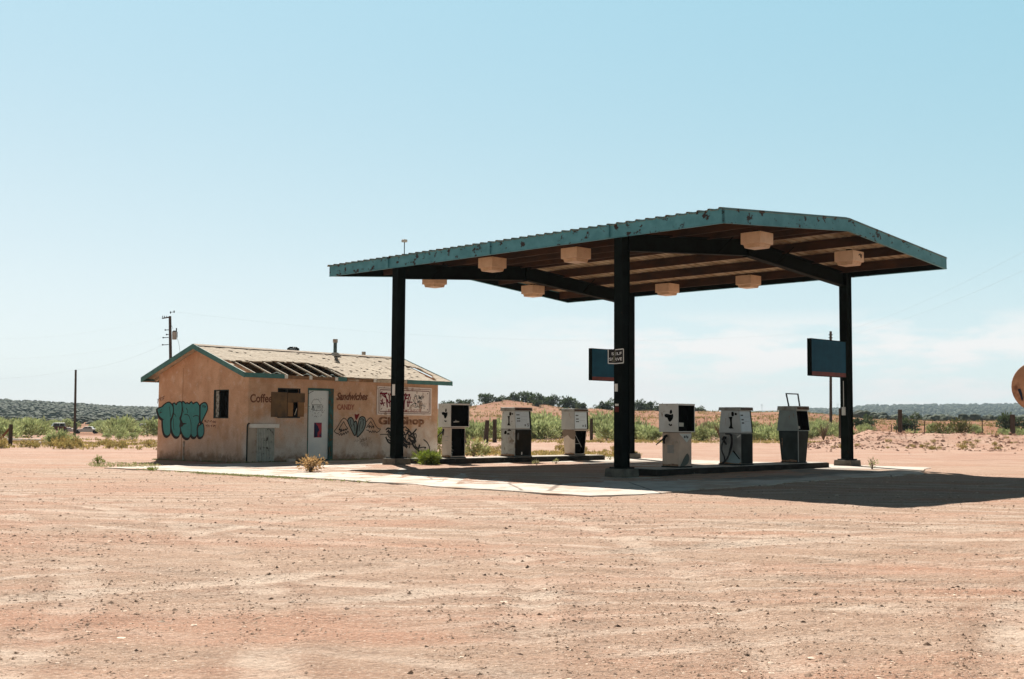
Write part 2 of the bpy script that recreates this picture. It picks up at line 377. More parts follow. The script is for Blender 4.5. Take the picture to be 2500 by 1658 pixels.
def pad_material():
    m = mat('pad_concrete', (.68, .62, .545), (.58, .51, .44), 1.1, .35, .65, .9, spec=.06, bump=.25, bscale=30, c3=(.46, .37, .30), s3=2.2, lo3=.56, hi3=.70)
    t = m.node_tree; b = t.nodes['Principled BSDF']; L = t.links.new; src = b.inputs['Base Color'].links[0].from_socket
    tc = t.nodes.new('ShaderNodeTexCoord'); mp = t.nodes.new('ShaderNodeMapping'); mp.vector_type = 'TEXTURE'
    mp.inputs['Location'].default_value = (2.7006, 29.5409, 0); mp.inputs['Rotation'].default_value = (0, 0, math.pi / 2 - .7899); L(tc.outputs['Object'], mp.inputs[0])
    sp = t.nodes.new('ShaderNodeSeparateXYZ'); L(mp.outputs[0], sp.inputs[0])
    def M(o, a, c):
        x = t.nodes.new('ShaderNodeMath'); x.operation = o
        for i, v in enumerate((a, c)):
            if isinstance(v, (int, float)): x.inputs[i].default_value = v
            elif v is not None: L(v, x.inputs[i])
        return x.outputs[0]
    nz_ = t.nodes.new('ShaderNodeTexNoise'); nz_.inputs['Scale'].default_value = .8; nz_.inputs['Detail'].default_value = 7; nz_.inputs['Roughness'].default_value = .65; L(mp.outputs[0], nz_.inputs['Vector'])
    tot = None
    for lane in (-1.9, 2.0, 6.3):      # lane stains painted in to deepen the shade under the canopy
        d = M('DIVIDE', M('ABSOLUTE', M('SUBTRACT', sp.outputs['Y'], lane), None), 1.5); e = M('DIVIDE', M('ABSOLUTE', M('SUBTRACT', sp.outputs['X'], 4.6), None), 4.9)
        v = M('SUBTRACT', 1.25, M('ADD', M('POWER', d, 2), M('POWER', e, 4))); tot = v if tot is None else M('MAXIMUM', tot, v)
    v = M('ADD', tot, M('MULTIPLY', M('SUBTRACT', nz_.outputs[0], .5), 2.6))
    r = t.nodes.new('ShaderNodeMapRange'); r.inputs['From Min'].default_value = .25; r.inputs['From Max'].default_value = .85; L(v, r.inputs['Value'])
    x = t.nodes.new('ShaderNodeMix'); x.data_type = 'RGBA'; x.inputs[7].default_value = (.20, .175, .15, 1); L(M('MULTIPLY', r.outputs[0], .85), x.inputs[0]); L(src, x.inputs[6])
    # dirt blown over the slab
    dn = t.nodes.new('ShaderNodeTexNoise'); dn.inputs['Scale'].default_value = .55; dn.inputs['Detail'].default_value = 8; dn.inputs['Roughness'].default_value = .7; L(tc.outputs['Object'], dn.inputs['Vector'])
    dr = t.nodes.new('ShaderNodeMapRange'); dr.inputs['From Min'].default_value = .50; dr.inputs['From Max'].default_value = .62; L(dn.outputs[0], dr.inputs['Value'])
    xd = t.nodes.new('ShaderNodeMix'); xd.data_type = 'RGBA'; xd.inputs[7].default_value = (.50, .335, .235, 1); L(M('MULTIPLY', dr.outputs[0], .7), xd.inputs[0]); L(x.outputs[2], xd.inputs[6]); x = xd
    # cracks and joints
    vo = t.nodes.new('ShaderNodeTexVoronoi'); vo.feature = 'DISTANCE_TO_EDGE'; vo.inputs['Scale'].default_value = .33
    ws = t.nodes.new('ShaderNodeMix'); ws.data_type = 'VECTOR'; ws.inputs[0].default_value = .12; L(mp.outputs[0], ws.inputs[4]); L(nz_.outputs['Color'], ws.inputs[5]); L(ws.outputs[1], vo.inputs['Vector'])
    r2 = t.nodes.new('ShaderNodeMapRange'); r2.inputs['From Min'].default_value = .012; r2.inputs['From Max'].default_value = .004; L(vo.outputs['Distance'], r2.inputs['Value'])
    y = t.nodes.new('ShaderNodeMix'); y.data_type = 'RGBA'; y.inputs[7].default_value = (.20, .15, .12, 1); L(M('MULTIPLY', r2.outputs[0], .8), y.inputs[0]); L(x.outputs[2], y.inputs[6]); L(y.outputs[2], b.inputs['Base Color'])
    return m
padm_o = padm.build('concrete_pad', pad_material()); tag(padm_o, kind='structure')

# ------------------------------------------------------------------ petrol canopy
CN = Vector((2.7006, 29.5409, 0)); CYAW = .7899; CA, CB = 8.632, 10.684
ROT_C = math.pi / 2 - CYAW
Bv = Vector((math.sin(CYAW), math.cos(CYAW), 0)); Av = Vector((-math.cos(CYAW), math.sin(CYAW), 0))
def c2w(x, y, z=0): return CN + Bv * x + Av * y + Vector((0, 0, z))
def cz(x, y): p = c2w(x, y); return gz(p.x, p.y, False)
canopy = empty('fuel_canopy', CN, ROT_C)
tag(canopy, 'long open steel canopy with rust-flecked teal fascia over the old fuel pumps', 'canopy')
X0, X1, Y0, Y1 = -.217, CB + .2, -3.18, CA + 3.185
ZE, FH, RISE = 5.81, .349, .467
XR = (X0 + X1) / 2
def roofz(x): return ZE + FH - .03 + RISE * (1 - abs(x - XR) / (XR - X0))
def build_canopy():
    # corrugated sheet: trapezoid ribs running up the slope
    b = MB(); n = 0; y = Y0 - .02; prof = []
    pitch = .305
    while y < Y1 + .02:
        prof += [(y, 0), (y + .05, .0), (y + .08, .055), (y + .13, .055), (y + .16, 0)]; y += pitch
    xs = [X0 - .03, XR, X1 + .03]
    for x in xs:
        for (yy, h) in prof: b.v.append((x, yy, roofz(max(X0, min(X1, x))) + h))
    n = len(prof); b.c = [None] * len(b.v)
    b.f = [(j * n + i, j * n + i + 1, (j + 1) * n + i + 1, (j + 1) * n + i) for j in range(2) for i in range(n - 1)]
    o = b.build('roof_sheet', DECK, canopy); sm = o.modifiers.new('t', 'SOLIDIFY'); sm.thickness = .004
    # fascia bands
    def band(p, q, zp, zq, th=.05):
        d = (Vector(q) - Vector(p)); d2 = Vector((d.x, d.y, 0)).normalized(); nn = Vector((d2.y, -d2.x, 0)) * th
        m = MB(); P, Q = Vector((p[0], p[1], 0)), Vector((q[0], q[1], 0)); up = Vector((0, 0, 1))
        m.hexa([P + up * zp, Q + up * zq, Q + up * zq - nn, P + up * zp - nn], [P + up * (zp + FH), Q + up * (zq + FH), Q + up * (zq + FH) - nn, P + up * (zp + FH) - nn])
        # folded lips top and bottom
        for dz in (0, FH - .012):
            m.hexa([P + up * (zp + dz) + nn * .25, Q + up * (zq + dz) + nn * .25, Q + up * (zq + dz), P + up * (zp + dz)], [P + up * (zp + dz + .012) + nn * .25, Q + up * (zq + dz + .012) + nn * .25, Q + up * (zq + dz + .012), P + up * (zp + dz + .012)])
        return m
    def zb(x): return ZE + RISE * (1 - abs(x - XR) / (XR - X0))
    # front eave in sheet lengths, joints just proud
    m = MB(); cuts = [Y0, 2.0 - 2.1, CA - .2, Y1]
    m = band((X0, Y1), (X0, Y0), ZE, ZE)
    for yj in (CA + .25, .25, 4.5):
        m.box(X0 - .056, X0 - .0145, yj - .05, yj + .05, ZE + .02, ZE + FH - .02)
    m.build('fascia', TEAL, canopy)
    band((X1, Y0), (X1, Y1), ZE, ZE).build('fascia', TEAL, canopy)
    m = band((X0, Y0), (XR, Y0), ZE, ZE + RISE); m2 = band((XR, Y0), (X1, Y0), ZE + RISE, ZE)
    m.add(m2.v, m2.f); m.build('fascia', TEAL, canopy)
    m = band((XR, Y1), (X0, Y1), ZE + RISE, ZE); m2 = band((X1, Y1), (XR, Y1), ZE, ZE + RISE)
    m.add(m2.v, m2.f); m.build('fascia', TEAL, canopy)
    for (p, q, za, zb2) in (((X1 - .052, Y1 - .06), (X1 - .052, Y0 + .06), ZE, ZE),):
        MB().box(p[0] - .006, p[0], q[1], p[1], ZE + .015, ZE + FH - .06).build('fascia_backing', STEEL_DARK, canopy)
    m = MB(); yb_ = Y1 - .052
    for (xa, xb, za, zc) in ((X0 + .06, XR, ZE, ZE + RISE), (XR, X1 - .06, ZE + RISE, ZE)):
        m.hexa([(xa, yb_ - .006, za + .015), (xb, yb_ - .006, zc + .015), (xb, yb_, zc + .015), (xa, yb_, za + .015)], [(xa, yb_ - .006, za + FH - .06), (xb, yb_ - .006, zc + FH - .06), (xb, yb_, zc + FH - .06), (xa, yb_, za + FH - .06)])
    m.build('fascia_backing', STEEL_DARK, canopy)
    # tapered rafters (I sections)
    for y in (0, CA):
        m = MB()
        for (xa, xb, za, zb_, ta, tb) in ((0, XR, 5.52, 5.95, roofz(0) - .24, roofz(XR) - .24), (XR, CB, 5.95, 5.52, roofz(XR) - .24, roofz(CB) - .24)):
            for (w0, lo, hi) in ((.012, 0, 1), (.11, 0, .0), (.11, 1, 1)):
                if lo == hi == 0: za0, za1, zb0, zb1 = za - .02, za, zb_ - .02, zb_
                elif lo == 1: za0, za1, zb0, zb1 = ta, ta + .02, tb, tb + .02
                else: za0, za1, zb0, zb1 = za, ta, zb_, tb
                m.hexa([(xa, y - w0, za0), (xb, y - w0, zb0), (xb, y + w0, zb0), (xa, y + w0, za0)], [(xa, y - w0, za1), (xb, y - w0, zb1), (xb, y + w0, zb1), (xa, y + w0, za1)])
        m.box(XR - .012, XR + .012, y - .1, y + .1, 5.90, roofz(XR) - .22)
        m.build('rafter', STEEL_DARK, canopy)
    # purlins
    for x in (.3, 1.9, 3.5, 5.1, 5.56, 7.15, 8.75, 10.35):
        t = roofz(x) - .01; m = MB()
        m.box(x - .006, x + .006, Y0 + .06, Y1 - .06, t - .25, t)
        m.box(x - .07, x - .006, Y0 + .06, Y1 - .06, t - .012, t - .002)
        m.box(x + .006, x + .05, Y0 + .06, Y1 - .06, t - .25, t - .24)
        m.build('purlin', RUSTY, canopy)
    # flange braces
    for (x, y) in ((1.25, CA), (3.9, CA), (8.1, CA), (3.9, 0), (6.8, 0)):
        for s in (-1, 1):
            zlow = 5.52 + .43 * (1 - abs(x - XR) / XR) + .03
            MB().tube([(x, y + .08 * s, zlow), (x, y + .62 * s, roofz(x) - .2)], .013, 6).build('brace', STEEL_DARK, canopy)
    # columns
    for (x, y) in ((0, 0), (0, CA), (CB, 0), (CB, CA)):
        g = cz(x, y); m = MB(); hw, fl = .15, .13
        m.box(x - hw, x - hw + .018, y - fl, y + fl, g + .2, 5.98)
        m.box(x + hw - .018, x + hw, y - fl, y + fl, g + .2, 5.98)
        m.box(x - hw + .018, x + hw - .018, y - .085, y + .085, g + .2, 5.98)
        c = m.build('column', STEEL_DARK, canopy, bevel=.004)
        MB().box(x - .24, x + .24, y - .2, y + .2, g + .185, g + .22).build('base_plate', STEEL_DARK, c, bevel=.004)
        f = MB(); hs = .32
        f.frustum((x - hs, x + hs, y - hs, y + hs), (x - hs + .03, x + hs - .03, y - hs + .03, y + hs - .03), g - .25, g + .185)
        f.build('footing', CONC_OLD, canopy, bevel=.02)
        if (x, y) == (0, CA):
            MB().box(x - hw - .006, x - hw - .001, y - .07, y + .06, 2.03, 2.36).build('sticker', WHITE, c)
        if (x, y) == (0, 0):
            MB().box(x - hw - .006, x - hw - .001, y + .005, y + .1, 2.03, 2.22).build('sticker', WHITE, c)
            MB().box(x - hw - .006, x - hw - .001, y - .02, y + .09, 1.68, 1.73).build('sticker', WHITE, c)
            MB().box(x - hw - .006, x - hw - .001, y - .03, y + .1, 1.53, 1.66).build('sticker', mat('dark_red_sticker', (.12, .02, .015)), c)
        if (x, y) == (CB, 0):
            m = MB(); m.box(x - hw - .06, x - hw - .005, y - .05, y + .05, 1.55, 1.8); m.tube([(x - hw - .03, y, 1.8), (x - hw - .03, y, 2.6)], .012, 6)
            m.build('switch_box', GREYP, c)
build_canopy()

ma = empty('roof_mast', c2w(.15, CA - .05, 6.17), ROT_C); tag(ma, 'thin mast with a small white head on the canopy roof above the left column', 'mast')
MB().tube([(0, 0, -.05), (0, 0, .48)], .014, 6).build('rod', STEEL_DARK, ma); MB().box(-.08, .05, -.08, .05, .44, .52).build('head', GREYP, ma, bevel=.01)
# lamps under the canopy, in local canopy coordinates
def make_lamp():
    r = empty('canopy_lamp', (0, 0, 0))
    MB().box(-.29, .29, -.29, .29, -.12, .17).build('housing', LAMP, r, bevel=.012)
    m = MB(); m.frustum((-.22, .22, -.22, .22), (-.245, .245, -.245, .245), -.21, -.12); m.build('lens', LAMP2, r, bevel=.008)
    MB().box(-.06, .06, -.06, .06, .17, .24).build('bracket', STEEL_DARK, r)
    return r
LAMPS = [((1848, 586), 5.84, 'cream canopy lamp under the front gable end, nearest the top corner of the roof'),
         ((1406, 622), 5.79, 'cream canopy lamp by the front eave, just left of the near column'),
         ((1202, 645), 5.79, 'cream canopy lamp halfway between the two front columns of the canopy'),
         ((1061, 686), 5.84, 'cream canopy lamp half hidden by the left rafter, beside the left column'),
         ((1301, 710), 5.84, 'small cream canopy lamp at the back gable, above the grey number 5 pump'),
         ((1629, 706), 5.79, 'cream canopy lamp under the back eave, above the silver pump next to the near column'),
         ((1827, 687), 5.79, 'cream canopy lamp under the back eave, above the pump with looped hoses'),
         ((2073, 630), 5.84, 'cream canopy lamp with a dark scribble, under the right side of the front gable')]
lamp0 = make_lamp()
for i, (p, z, lab) in enumerate(LAMPS):
    o = lamp0 if i == 0 else copy_tree(lamp0)
    q = at_z(p[0], p[1], z); o.location = q; o.rotation_euler = (0, 0, ROT_C)
    tag(o, lab, 'lamp', 'square lamps under the canopy')
    if i == 7:
        m = MB(); m.tube([(-.0, -.296, .05), (.07, -.296, .1), (.1, -.296, .02), (.14, -.296, .09), (.12, -.296, -.02)], .012, 5); m.build('scribble', BLACK, o)

# ------------------------------------------------------------------ pump islands
for y, x0, x1, lab in ((0, .72, 8.9, 'concrete pump island in deep shade below the three right-hand pumps'), (CA, .9, 8.9, 'concrete pump island with sunlit top below the three left pumps')):
    poly = [(x0, y - .5), (x1 - .12, y - .5), (x1, y - .38), (x1, y + .38), (x1 - .12, y + .5), (x0, y + .5)]
    m = MB(); m.prism([(px, py, cz(px, py)) for px, py in poly], -.2, .15)
    o = m.build('pump_island', mat('dark_curb', (.055, .048, .04), (.028, .025, .021), 3, .35, .65, .9, spec=.05, c3=(.20, .18, .15), s3=5, lo3=.64, hi3=.7, bump=.4), None, bevel=.02)  # curb body much darker than its top slab
    m = MB(); m.prism([(px + (.04 if px < 2 else -.04), py * 1.0 + (.04 if py < y else -.04), cz(px, py)) for px, py in poly], .146, .162); m.build('top_slab', mat('island_concrete', (.56, .50, .43), (.38, .33, .28), 2, .35, .65, .9, bump=.3), o); o.location = CN; o.rotation_euler = (0, 0, ROT_C)
    tag(o, lab, 'pump island', 'raised islands under the canopy')


# ------------------------------------------------------------------ tracing helpers
class Plane:
    """a vertical plane through o along unit vector u; maps a photograph pixel to metres (u, z) on it"""
    def __init__(s, o, u): s.o = Vector(o); s.u = Vector(u).normalized(); s.n = Vector((s.u.y, -s.u.x, 0))
    def __call__(s, px, py):
        d = ray(px, py); c = Vector((0, 0, CAM_H)); t = (s.o - c).dot(s.n) / d.dot(s.n); p = c + d * t
        return ((p - s.o).dot(s.u), p.z)
def spline(pts, closed=False, k=5):
    if len(pts) < 3: return pts
    out = []; n = len(pts)
    for i in range(n if closed else n - 1):
        g = (lambda j: pts[j % n]) if closed else (lambda j: pts[max(0, min(n - 1, j))])
        p0, p1, p2, p3 = g(i - 1), g(i), g(i + 1), g(i + 2)
        for j in range(k):
            t = j / k
            out.append(tuple(.5 * (2 * b + (c - a) * t + (2 * a - 5 * b + 4 * c - d) * t * t + (3 * b - a - 3 * c + d) * t ** 3) for a, b, c, d in zip(p0, p1, p2, p3)))
    if not closed: out.append(pts[-1])
    return out
def ribbon2d(pts, wdt, closed=False):
    """flat stroke with round-ish ends: list of quads in 2-D"""
    if closed: pts = pts + [pts[0], pts[1]]
    L_, R_ = [], []
    for i, p in enumerate(pts):
        a = pts[max(0, i - 1)]; b = pts[min(len(pts) - 1, i + 1)]
        dx, dy = b[0] - a[0], b[1] - a[1]; l = math.hypot(dx, dy) or 1
        w2 = (wdt(i / max(1, len(pts) - 1)) if callable(wdt) else wdt) / 2
        L_.append((p[0] - dy / l * w2, p[1] + dx / l * w2)); R_.append((p[0] + dy / l * w2, p[1] - dx / l * w2))
    return L_, R_
class Paint:
    """paint on a wall: 2-D (u, z) shapes put on a plane given by a 3-D mapping"""
    def __init__(s, to3): s.m = MB(); s.to3 = to3
    def fill(s, pts, off=.003):
        n = len(pts); s.m.add([s.to3(u, z, off) for u, z in pts], [tuple(range(n))]); return s
    def stroke(s, pts, wdt, off=.006, closed=False, smoothit=True):
        wdt = wdt * 1.3
        if smoothit: pts = spline(pts, closed)
        a, b = ribbon2d(pts, wdt, closed); n = len(a)
        s.m.add([s.to3(u, z, off) for u, z in a] + [s.to3(u, z, off) for u, z in b], [(i, i + 1, n + i + 1, n + i) for i in range(n - 1)]); return s
def text_shape(body, shear=0., bold=0., spacing=1.):
    cu = bpy.data.curves.new('lettering', 'FONT'); cu.body = body; cu.size = 1; cu.shear = shear; cu.offset = bold; cu.space_character = spacing; cu.resolution_u = 4
    o = bpy.data.objects.new('lettering', cu); col.objects.link(o); bpy.context.view_layer.update()
    me = o.evaluated_get(bpy.context.evaluated_depsgraph_get()).to_mesh()
    vs = [(v.co.x, v.co.y) for v in me.vertices]; fs = [tuple(p.vertices) for p in me.polygons]
    o.to_mesh_clear(); bpy.data.objects.remove(o); bpy.data.curves.remove(cu)
    return vs, fs
def text_on(body, to3, u0, z0, u1, z1, off, material, name, parent, shear=0., bold=0., spacing=1., skew=0., wob=0.):
    vs, fs = text_shape(body, shear, bold, spacing)
    xa, xb = min(v[0] for v in vs), max(v[0] for v in vs); ya, yb = min(v[1] for v in vs), max(v[1] for v in vs)
    m = MB(); out = []
    for x, y in vs:
        a = (x - xa) / (xb - xa); b = (y - ya) / (yb - ya)
        u = u0 + a * (u1 - u0); z = z0 + b * (z1 - z0) + skew * a + wob * math.sin(a * 17)
        out.append(to3(u, z, off))
    m.add(out, fs); return m.build(name, material, parent)

# ------------------------------------------------------------------ the abandoned shop
BN = Vector((-7.822, 35.871, 0)); BYAW = .891; BL, BW = 8.329, 4.498; ZW, ZR, OE, OEB, OG, OGR = 2.676, 3.591, .234, .409, .357, .442
KS = (ZR - ZW) / (BW / 2 + OE)
Cv = Vector((math.cos(BYAW), math.sin(BYAW), 0)); Dv = Vector((-math.sin(BYAW), math.cos(BYAW), 0))
shop = empty('roadside_shop', BN, BYAW)
tag(shop, 'abandoned tan stucco shop with teal trim, graffiti and holes in its roof', 'building')
FP = Plane(BN, Cv); GP = Plane(BN, Dv)          # front wall, gable wall
def front3(u, z, off): return Vector((u, -off, z))
def gable3(v, z, off): return Vector((-off, v, z))
def Z6(x, y): return FP(590 + x / 7.842, 940 + y / 7.842)      # zoomed crops that were traced
def Z7(x, y): return FP(800 + x / 7.839, 930 + y / 7.839)
def Z5(x, y): return GP(370 + x / 11.2, 950 + y / 11.2)
def rooftop(y): return ZR - KS * abs(y - BW / 2)

def stucco():
    m = bpy.data.materials.new('stucco'); m.use_nodes = True; t = m.node_tree; b = t.nodes['Principled BSDF']; L = t.links.new
    b.inputs['Roughness'].default_value = .95; b.inputs['Specular IOR Level'].default_value = .12
    tc = t.nodes.new('ShaderNodeTexCoord'); sx = t.nodes.new('ShaderNodeSeparateXYZ'); L(tc.outputs['Object'], sx.inputs[0])
    def noise(s, d=6, r=.6, off=0.):
        n = t.nodes.new('ShaderNodeTexNoise'); n.inputs['Scale'].default_value = s; n.inputs['Detail'].default_value = d; n.inputs['Roughness'].default_value = r
        mp = t.nodes.new('ShaderNodeMapping'); mp.inputs['Location'].default_value = (off, off, 0); L(tc.outputs['Object'], mp.inputs[0]); L(mp.outputs[0], n.inputs['Vector']); return n.outputs[0]
    def mr(src, a, c, lo=0., hi=1.):
        r = t.nodes.new('ShaderNodeMapRange'); r.inputs['From Min'].default_value = a; r.inputs['From Max'].default_value = c; r.inputs['To Min'].default_value = lo; r.inputs['To Max'].default_value = hi; L(src, r.inputs['Value']); return r.outputs[0]
    def op(o, a, c):
        x = t.nodes.new('ShaderNodeMath'); x.operation = o
        for i, v in enumerate((a, c)):
            if isinstance(v, float): x.inputs[i].default_value = v
            else: L(v, x.inputs[i])
        return x.outputs[0]
    def mix(f, a, c):
        x = t.nodes.new('ShaderNodeMix'); x.data_type = 'RGBA'; L(f, x.inputs[0])
        for s_, v in ((6, a), (7, c)):
            if isinstance(v, tuple): x.inputs[s_].default_value = v + (1,)
            else: L(v, x.inputs[s_])
        return x.outputs[2]
    c = mix(mr(noise(1.6), .35, .65), (.69, .44, .29), (.56, .325, .20))
    c = mix(op('MULTIPLY', mr(noise(2.2, 7, .65, 5), .55, .68), .55), c, (.76, .60, .47))
    # pale cement patches where the paint has gone from the front wall, mostly low down
    h = op('ADD', mr(sx.outputs['Z'], 0., 2.4, .85, -.30), op('MULTIPLY', op('SUBTRACT', noise(1.1, 6, .65, 9), .5), 1.5))
    onfront = mr(sx.outputs['Y'], .05, .3, 1., .25)
    c = mix(op('MULTIPLY', mr(h, .16, .42), op('MULTIPLY', onfront, .85)), c, (.62, .53, .45))
    c = mix(op('MULTIPLY', mr(h, .44, .66), op('MULTIPLY', onfront, .7)), c, (.70, .66, .60))
    # broken red-brown band, darker towards the foot of the wall
    sp = op('ADD', mr(sx.outputs['Z'], 0., .55, .7, 0.), op('MULTIPLY', op('SUBTRACT', noise(3.2, 6, .7, 2), .5), 1.1))
    c = mix(op('MULTIPLY', mr(sp, .34, .60), .75), c, (.20, .115, .07))
    st = t.nodes.new('ShaderNodeTexNoise'); st.inputs['Scale'].default_value = 2.6; st.inputs['Detail'].default_value = 5
    mp = t.nodes.new('ShaderNodeMapping'); mp.inputs['Scale'].default_value = (1.3, 1.3, .7); L(tc.outputs['Object'], mp.inputs[0]); L(mp.outputs[0], st.inputs['Vector'])
    c = mix(op('MULTIPLY', mr(st.outputs[0], .52, .70), .42), c, (.40, .22, .12))
    c = mix(op('MULTIPLY', mr(noise(30, 4, .7), .52, .66), .45), c, (.28, .16, .09))
    c = mix(op('MULTIPLY', mr(noise(.9, 7, .72, 14), .50, .66), .5), c, (.40, .24, .145))
    c = mix(op('MULTIPLY', mr(noise(5.5, 6, .7, 3), .58, .68), .45), c, (.72, .60, .50))
    L(c, b.inputs['Base Color'])
    bp = t.nodes.new('ShaderNodeBump'); bp.inputs['Strength'].default_value = .35; bp.inputs['Distance'].default_value = .012; L(noise(38, 5, .7), bp.inputs['Height']); L(bp.outputs[0], b.inputs['Normal'])
    return m
STUCCO = stucco()

def wall_panel(m, f, U0, U1, Z0, Z1, holes, th):
    """f(u, z, inward) -> point; rectangular holes (u0,u1,z0,z1) with reveals"""
    us = sorted({U0, U1, *[h[0] for h in holes], *[h[1] for h in holes]}); zs = sorted({Z0, Z1, *[h[2] for h in holes], *[h[3] for h in holes]})
    inside = lambda u, z: any(h[0] < u < h[1] and h[2] < z < h[3] for h in holes)
    for a, b in zip(us, us[1:]):
        for c, d in zip(zs, zs[1:]):
            if inside((a + b) / 2, (c + d) / 2): continue
            for k in (0, th): m.add([f(a, c, k), f(b, c, k), f(b, d, k), f(a, d, k)], [(0, 1, 2, 3)])
    for (a, b, c, d) in list(holes) + [(U0, U1, Z0, Z1)]:
        for (p, q) in (((a, c), (b, c)), ((b, c), (b, d)), ((b, d), (a, d)), ((a, d), (a, c))):
            m.add([f(*p, 0), f(*q, 0), f(*q, th), f(*p, th)], [(0, 1, 2, 3)])
def rect(fn, x0, y0, x1, y1):
    a, b = fn(x0, y1), fn(x1, y0); return (min(a[0], b[0]), max(a[0], b[0]), min(a[1], b[1]), max(a[1], b[1]))
TH = .16
win_f = rect(Z6, 680, 68, 1132, 632); door_h = list(rect(Z6, 1245, 72, 1762, 1400)); door_h[2] = .02; door_h = tuple(door_h)
win_g = rect(Z5, 1685, 12, 2118, 800)
PL = 2.56
w1 = MB(); wall_panel(w1, lambda u, z, k: (u, k, z), 0, BL, -.12, PL, [win_f, door_h], TH); front_wall = w1.build('wall', STUCCO, shop)
def gable_wall(x0, sgn, holes):
    m = MB(); wall_panel(m, lambda v, z, k: (x0 + sgn * k, v, z), TH, BW - TH, -.12, PL, holes, TH)
    pts = [(TH, PL), (BW - TH, PL), (BW - TH, rooftop(BW - TH) - .05), (BW / 2, ZR - .05), (TH, rooftop(TH) - .05)]
    pts[0] = (0, PL); pts[1] = (BW, PL); pts[2] = (BW, rooftop(BW) - .05); pts[4] = (0, rooftop(0) - .05)
    m.add([(x0, v, z) for v, z in pts], [(0, 1, 2, 3, 4)]); m.add([(x0 + sgn * TH, v, z) for v, z in pts], [(0, 1, 2, 3, 4)])
    return m.build('wall', STUCCO, shop)
gwall = gable_wall(0, 1, [win_g]); gable_wall(BL, -1, [])
w1 = MB(); wall_panel(w1, lambda u, z, k: (u, BW - k, z), 0, BL, -.12, PL, [], TH); w1.build('wall', STUCCO, shop)
MB().box(TH, BL - TH, TH, BW - TH, -.1, .03).build('floor', mat('shop_floor', (.12, .10, .08), (.05, .045, .04), 3), shop)
MB().box(2.9, 3.0, TH, BW - TH, .03, 2.5).build('partition', mat('inner_wall', (.25, .22, .18), (.16, .13, .1), 3), shop)
# expansion joints of the gable wall
for x0, y0, y1 in ((877, 0, 335), (1545, -530, -70)):
    MB()
m = MB(); pa = GP(448.3, 885); pb = GP(448.3, 1125); m.box(-.004, .004, pa[0] - .012, pa[0] + .012, .02, 2.9); m.build('joint_strip', mat('joint', (.36, .19, .10)), shop)
MB().box(-.03, -.001, pb[0] - .022, pb[0] + .022, .0, .62).build('conduit', mat('conduit_paint', (.45, .42, .35), (.3, .22, .15), 6), shop)

# roof: sheathing and shingles as a broken sheet on each slope
def in_poly(x, y, P):
    r = False; n = len(P)
    for i in range(n):
        (a, b), (c, d) = P[i], P[(i + 1) % n]
        if (b > y) != (d > y) and x < (c - a) * (y - b) / (d - b) + a: r = not r
    return r
def on_roof(px, py):
    """front slope: (x, distance up from the eave in plan)"""
    d = ray(px, py); c = Vector((0, 0, CAM_H)); nrm = (Dv * -KS + Vector((0, 0, 1))); o = BN + Vector((0, 0, rooftop(0)))
    p = c + d * ((o - c).dot(nrm) / d.dot(nrm)) - BN
    return (p.dot(Cv), p.dot(Dv))
hole1 = [on_roof(*p) for p in ((546, 878.5), (575, 880), (606, 880.5), (655, 881.5), (700, 882.5), (742, 885), (770, 890), (795, 896), (818, 903), (842, 916), (834, 925), (598, 925), (596, 908))]
hole2 = [on_roof(*p) for p in ((984, 891.5), (998, 893.5), (1018, 897), (1062, 920), (1064, 930), (1052, 926), (1040, 920), (1024, 909), (1008, 901), (994, 897))]
hole2b = [on_roof(*p) for p in ((1030, 899.5), (1040, 901.5), (1096, 925), (1088, 927))]
def roof_slope(front):
    m = MB(); du, dv = .075, .07; nu = int((BL + OG + OGR) / du); y0, y1 = (-OE, BW / 2) if front else (BW / 2, BW + OEB); nv = int((y1 - y0) / dv)
    du = (BL + OG + OGR) / nu; dv = (y1 - y0) / nv; idx = {}
    def vert(i, j):
        if (i, j) not in idx:
            x = -OG + i * du; y = y0 + j * dv; jx = 0 if i in (0, nu) else .03 * mnoise.noise((x * 9, y * 9, 1)); jz = .012 * mnoise.noise((x * 3, y * 3, 2)) + .01 * mnoise.noise((x * 11, y * 11, 6))
            sag = .035 * math.exp(-((x - 6.6) / 1.1) ** 2) * max(0, 1 - abs(y - 1.2))
            idx[(i, j)] = len(m.v); m.v.append((x + jx, y, rooftop(y) + jz - sag)); m.c.append(None)
        return idx[(i, j)]
    for i in range(nu):
        for j in range(nv):
            x, y = -OG + (i + .5) * du, y0 + (j + .5) * dv
            if front:
                q = (x + .09 * mnoise.noise((x * 2.5, y * 2.5, 3)), y + .09 * mnoise.noise((x * 2.5, y * 2.5, 7)))
                if x > -OG + .06 and x < BL + OGR - .06 and (in_poly(*q, hole1) or in_poly(*q, hole2)): continue
            m.f.append((vert(i, j), vert(i + 1, j), vert(i + 1, j + 1), vert(i, j + 1)))
    o = m.build('roof_slope', SHINGLE, shop); s_ = o.modifiers.new('t', 'SOLIDIFY'); s_.thickness = .035; s_.offset = -1
    return o
rs = roof_slope(True); roof_slope(False)
m = MB(); m.add([(x, BW / 2 + d, ZR + .012 - KS * abs(d) + .012) for x in (-OG - .01, BL + OGR + .01) for d in (-.16, 0, .16)], [(0, 1, 4, 3), (1, 2, 5, 4)])
ro = m.build('ridge_cap', mat('ridge_shingle', (.42, .33, .24), (.30, .22, .15), 6), shop); s_ = ro.modifiers.new('t', 'SOLIDIFY'); s_.thickness = .01
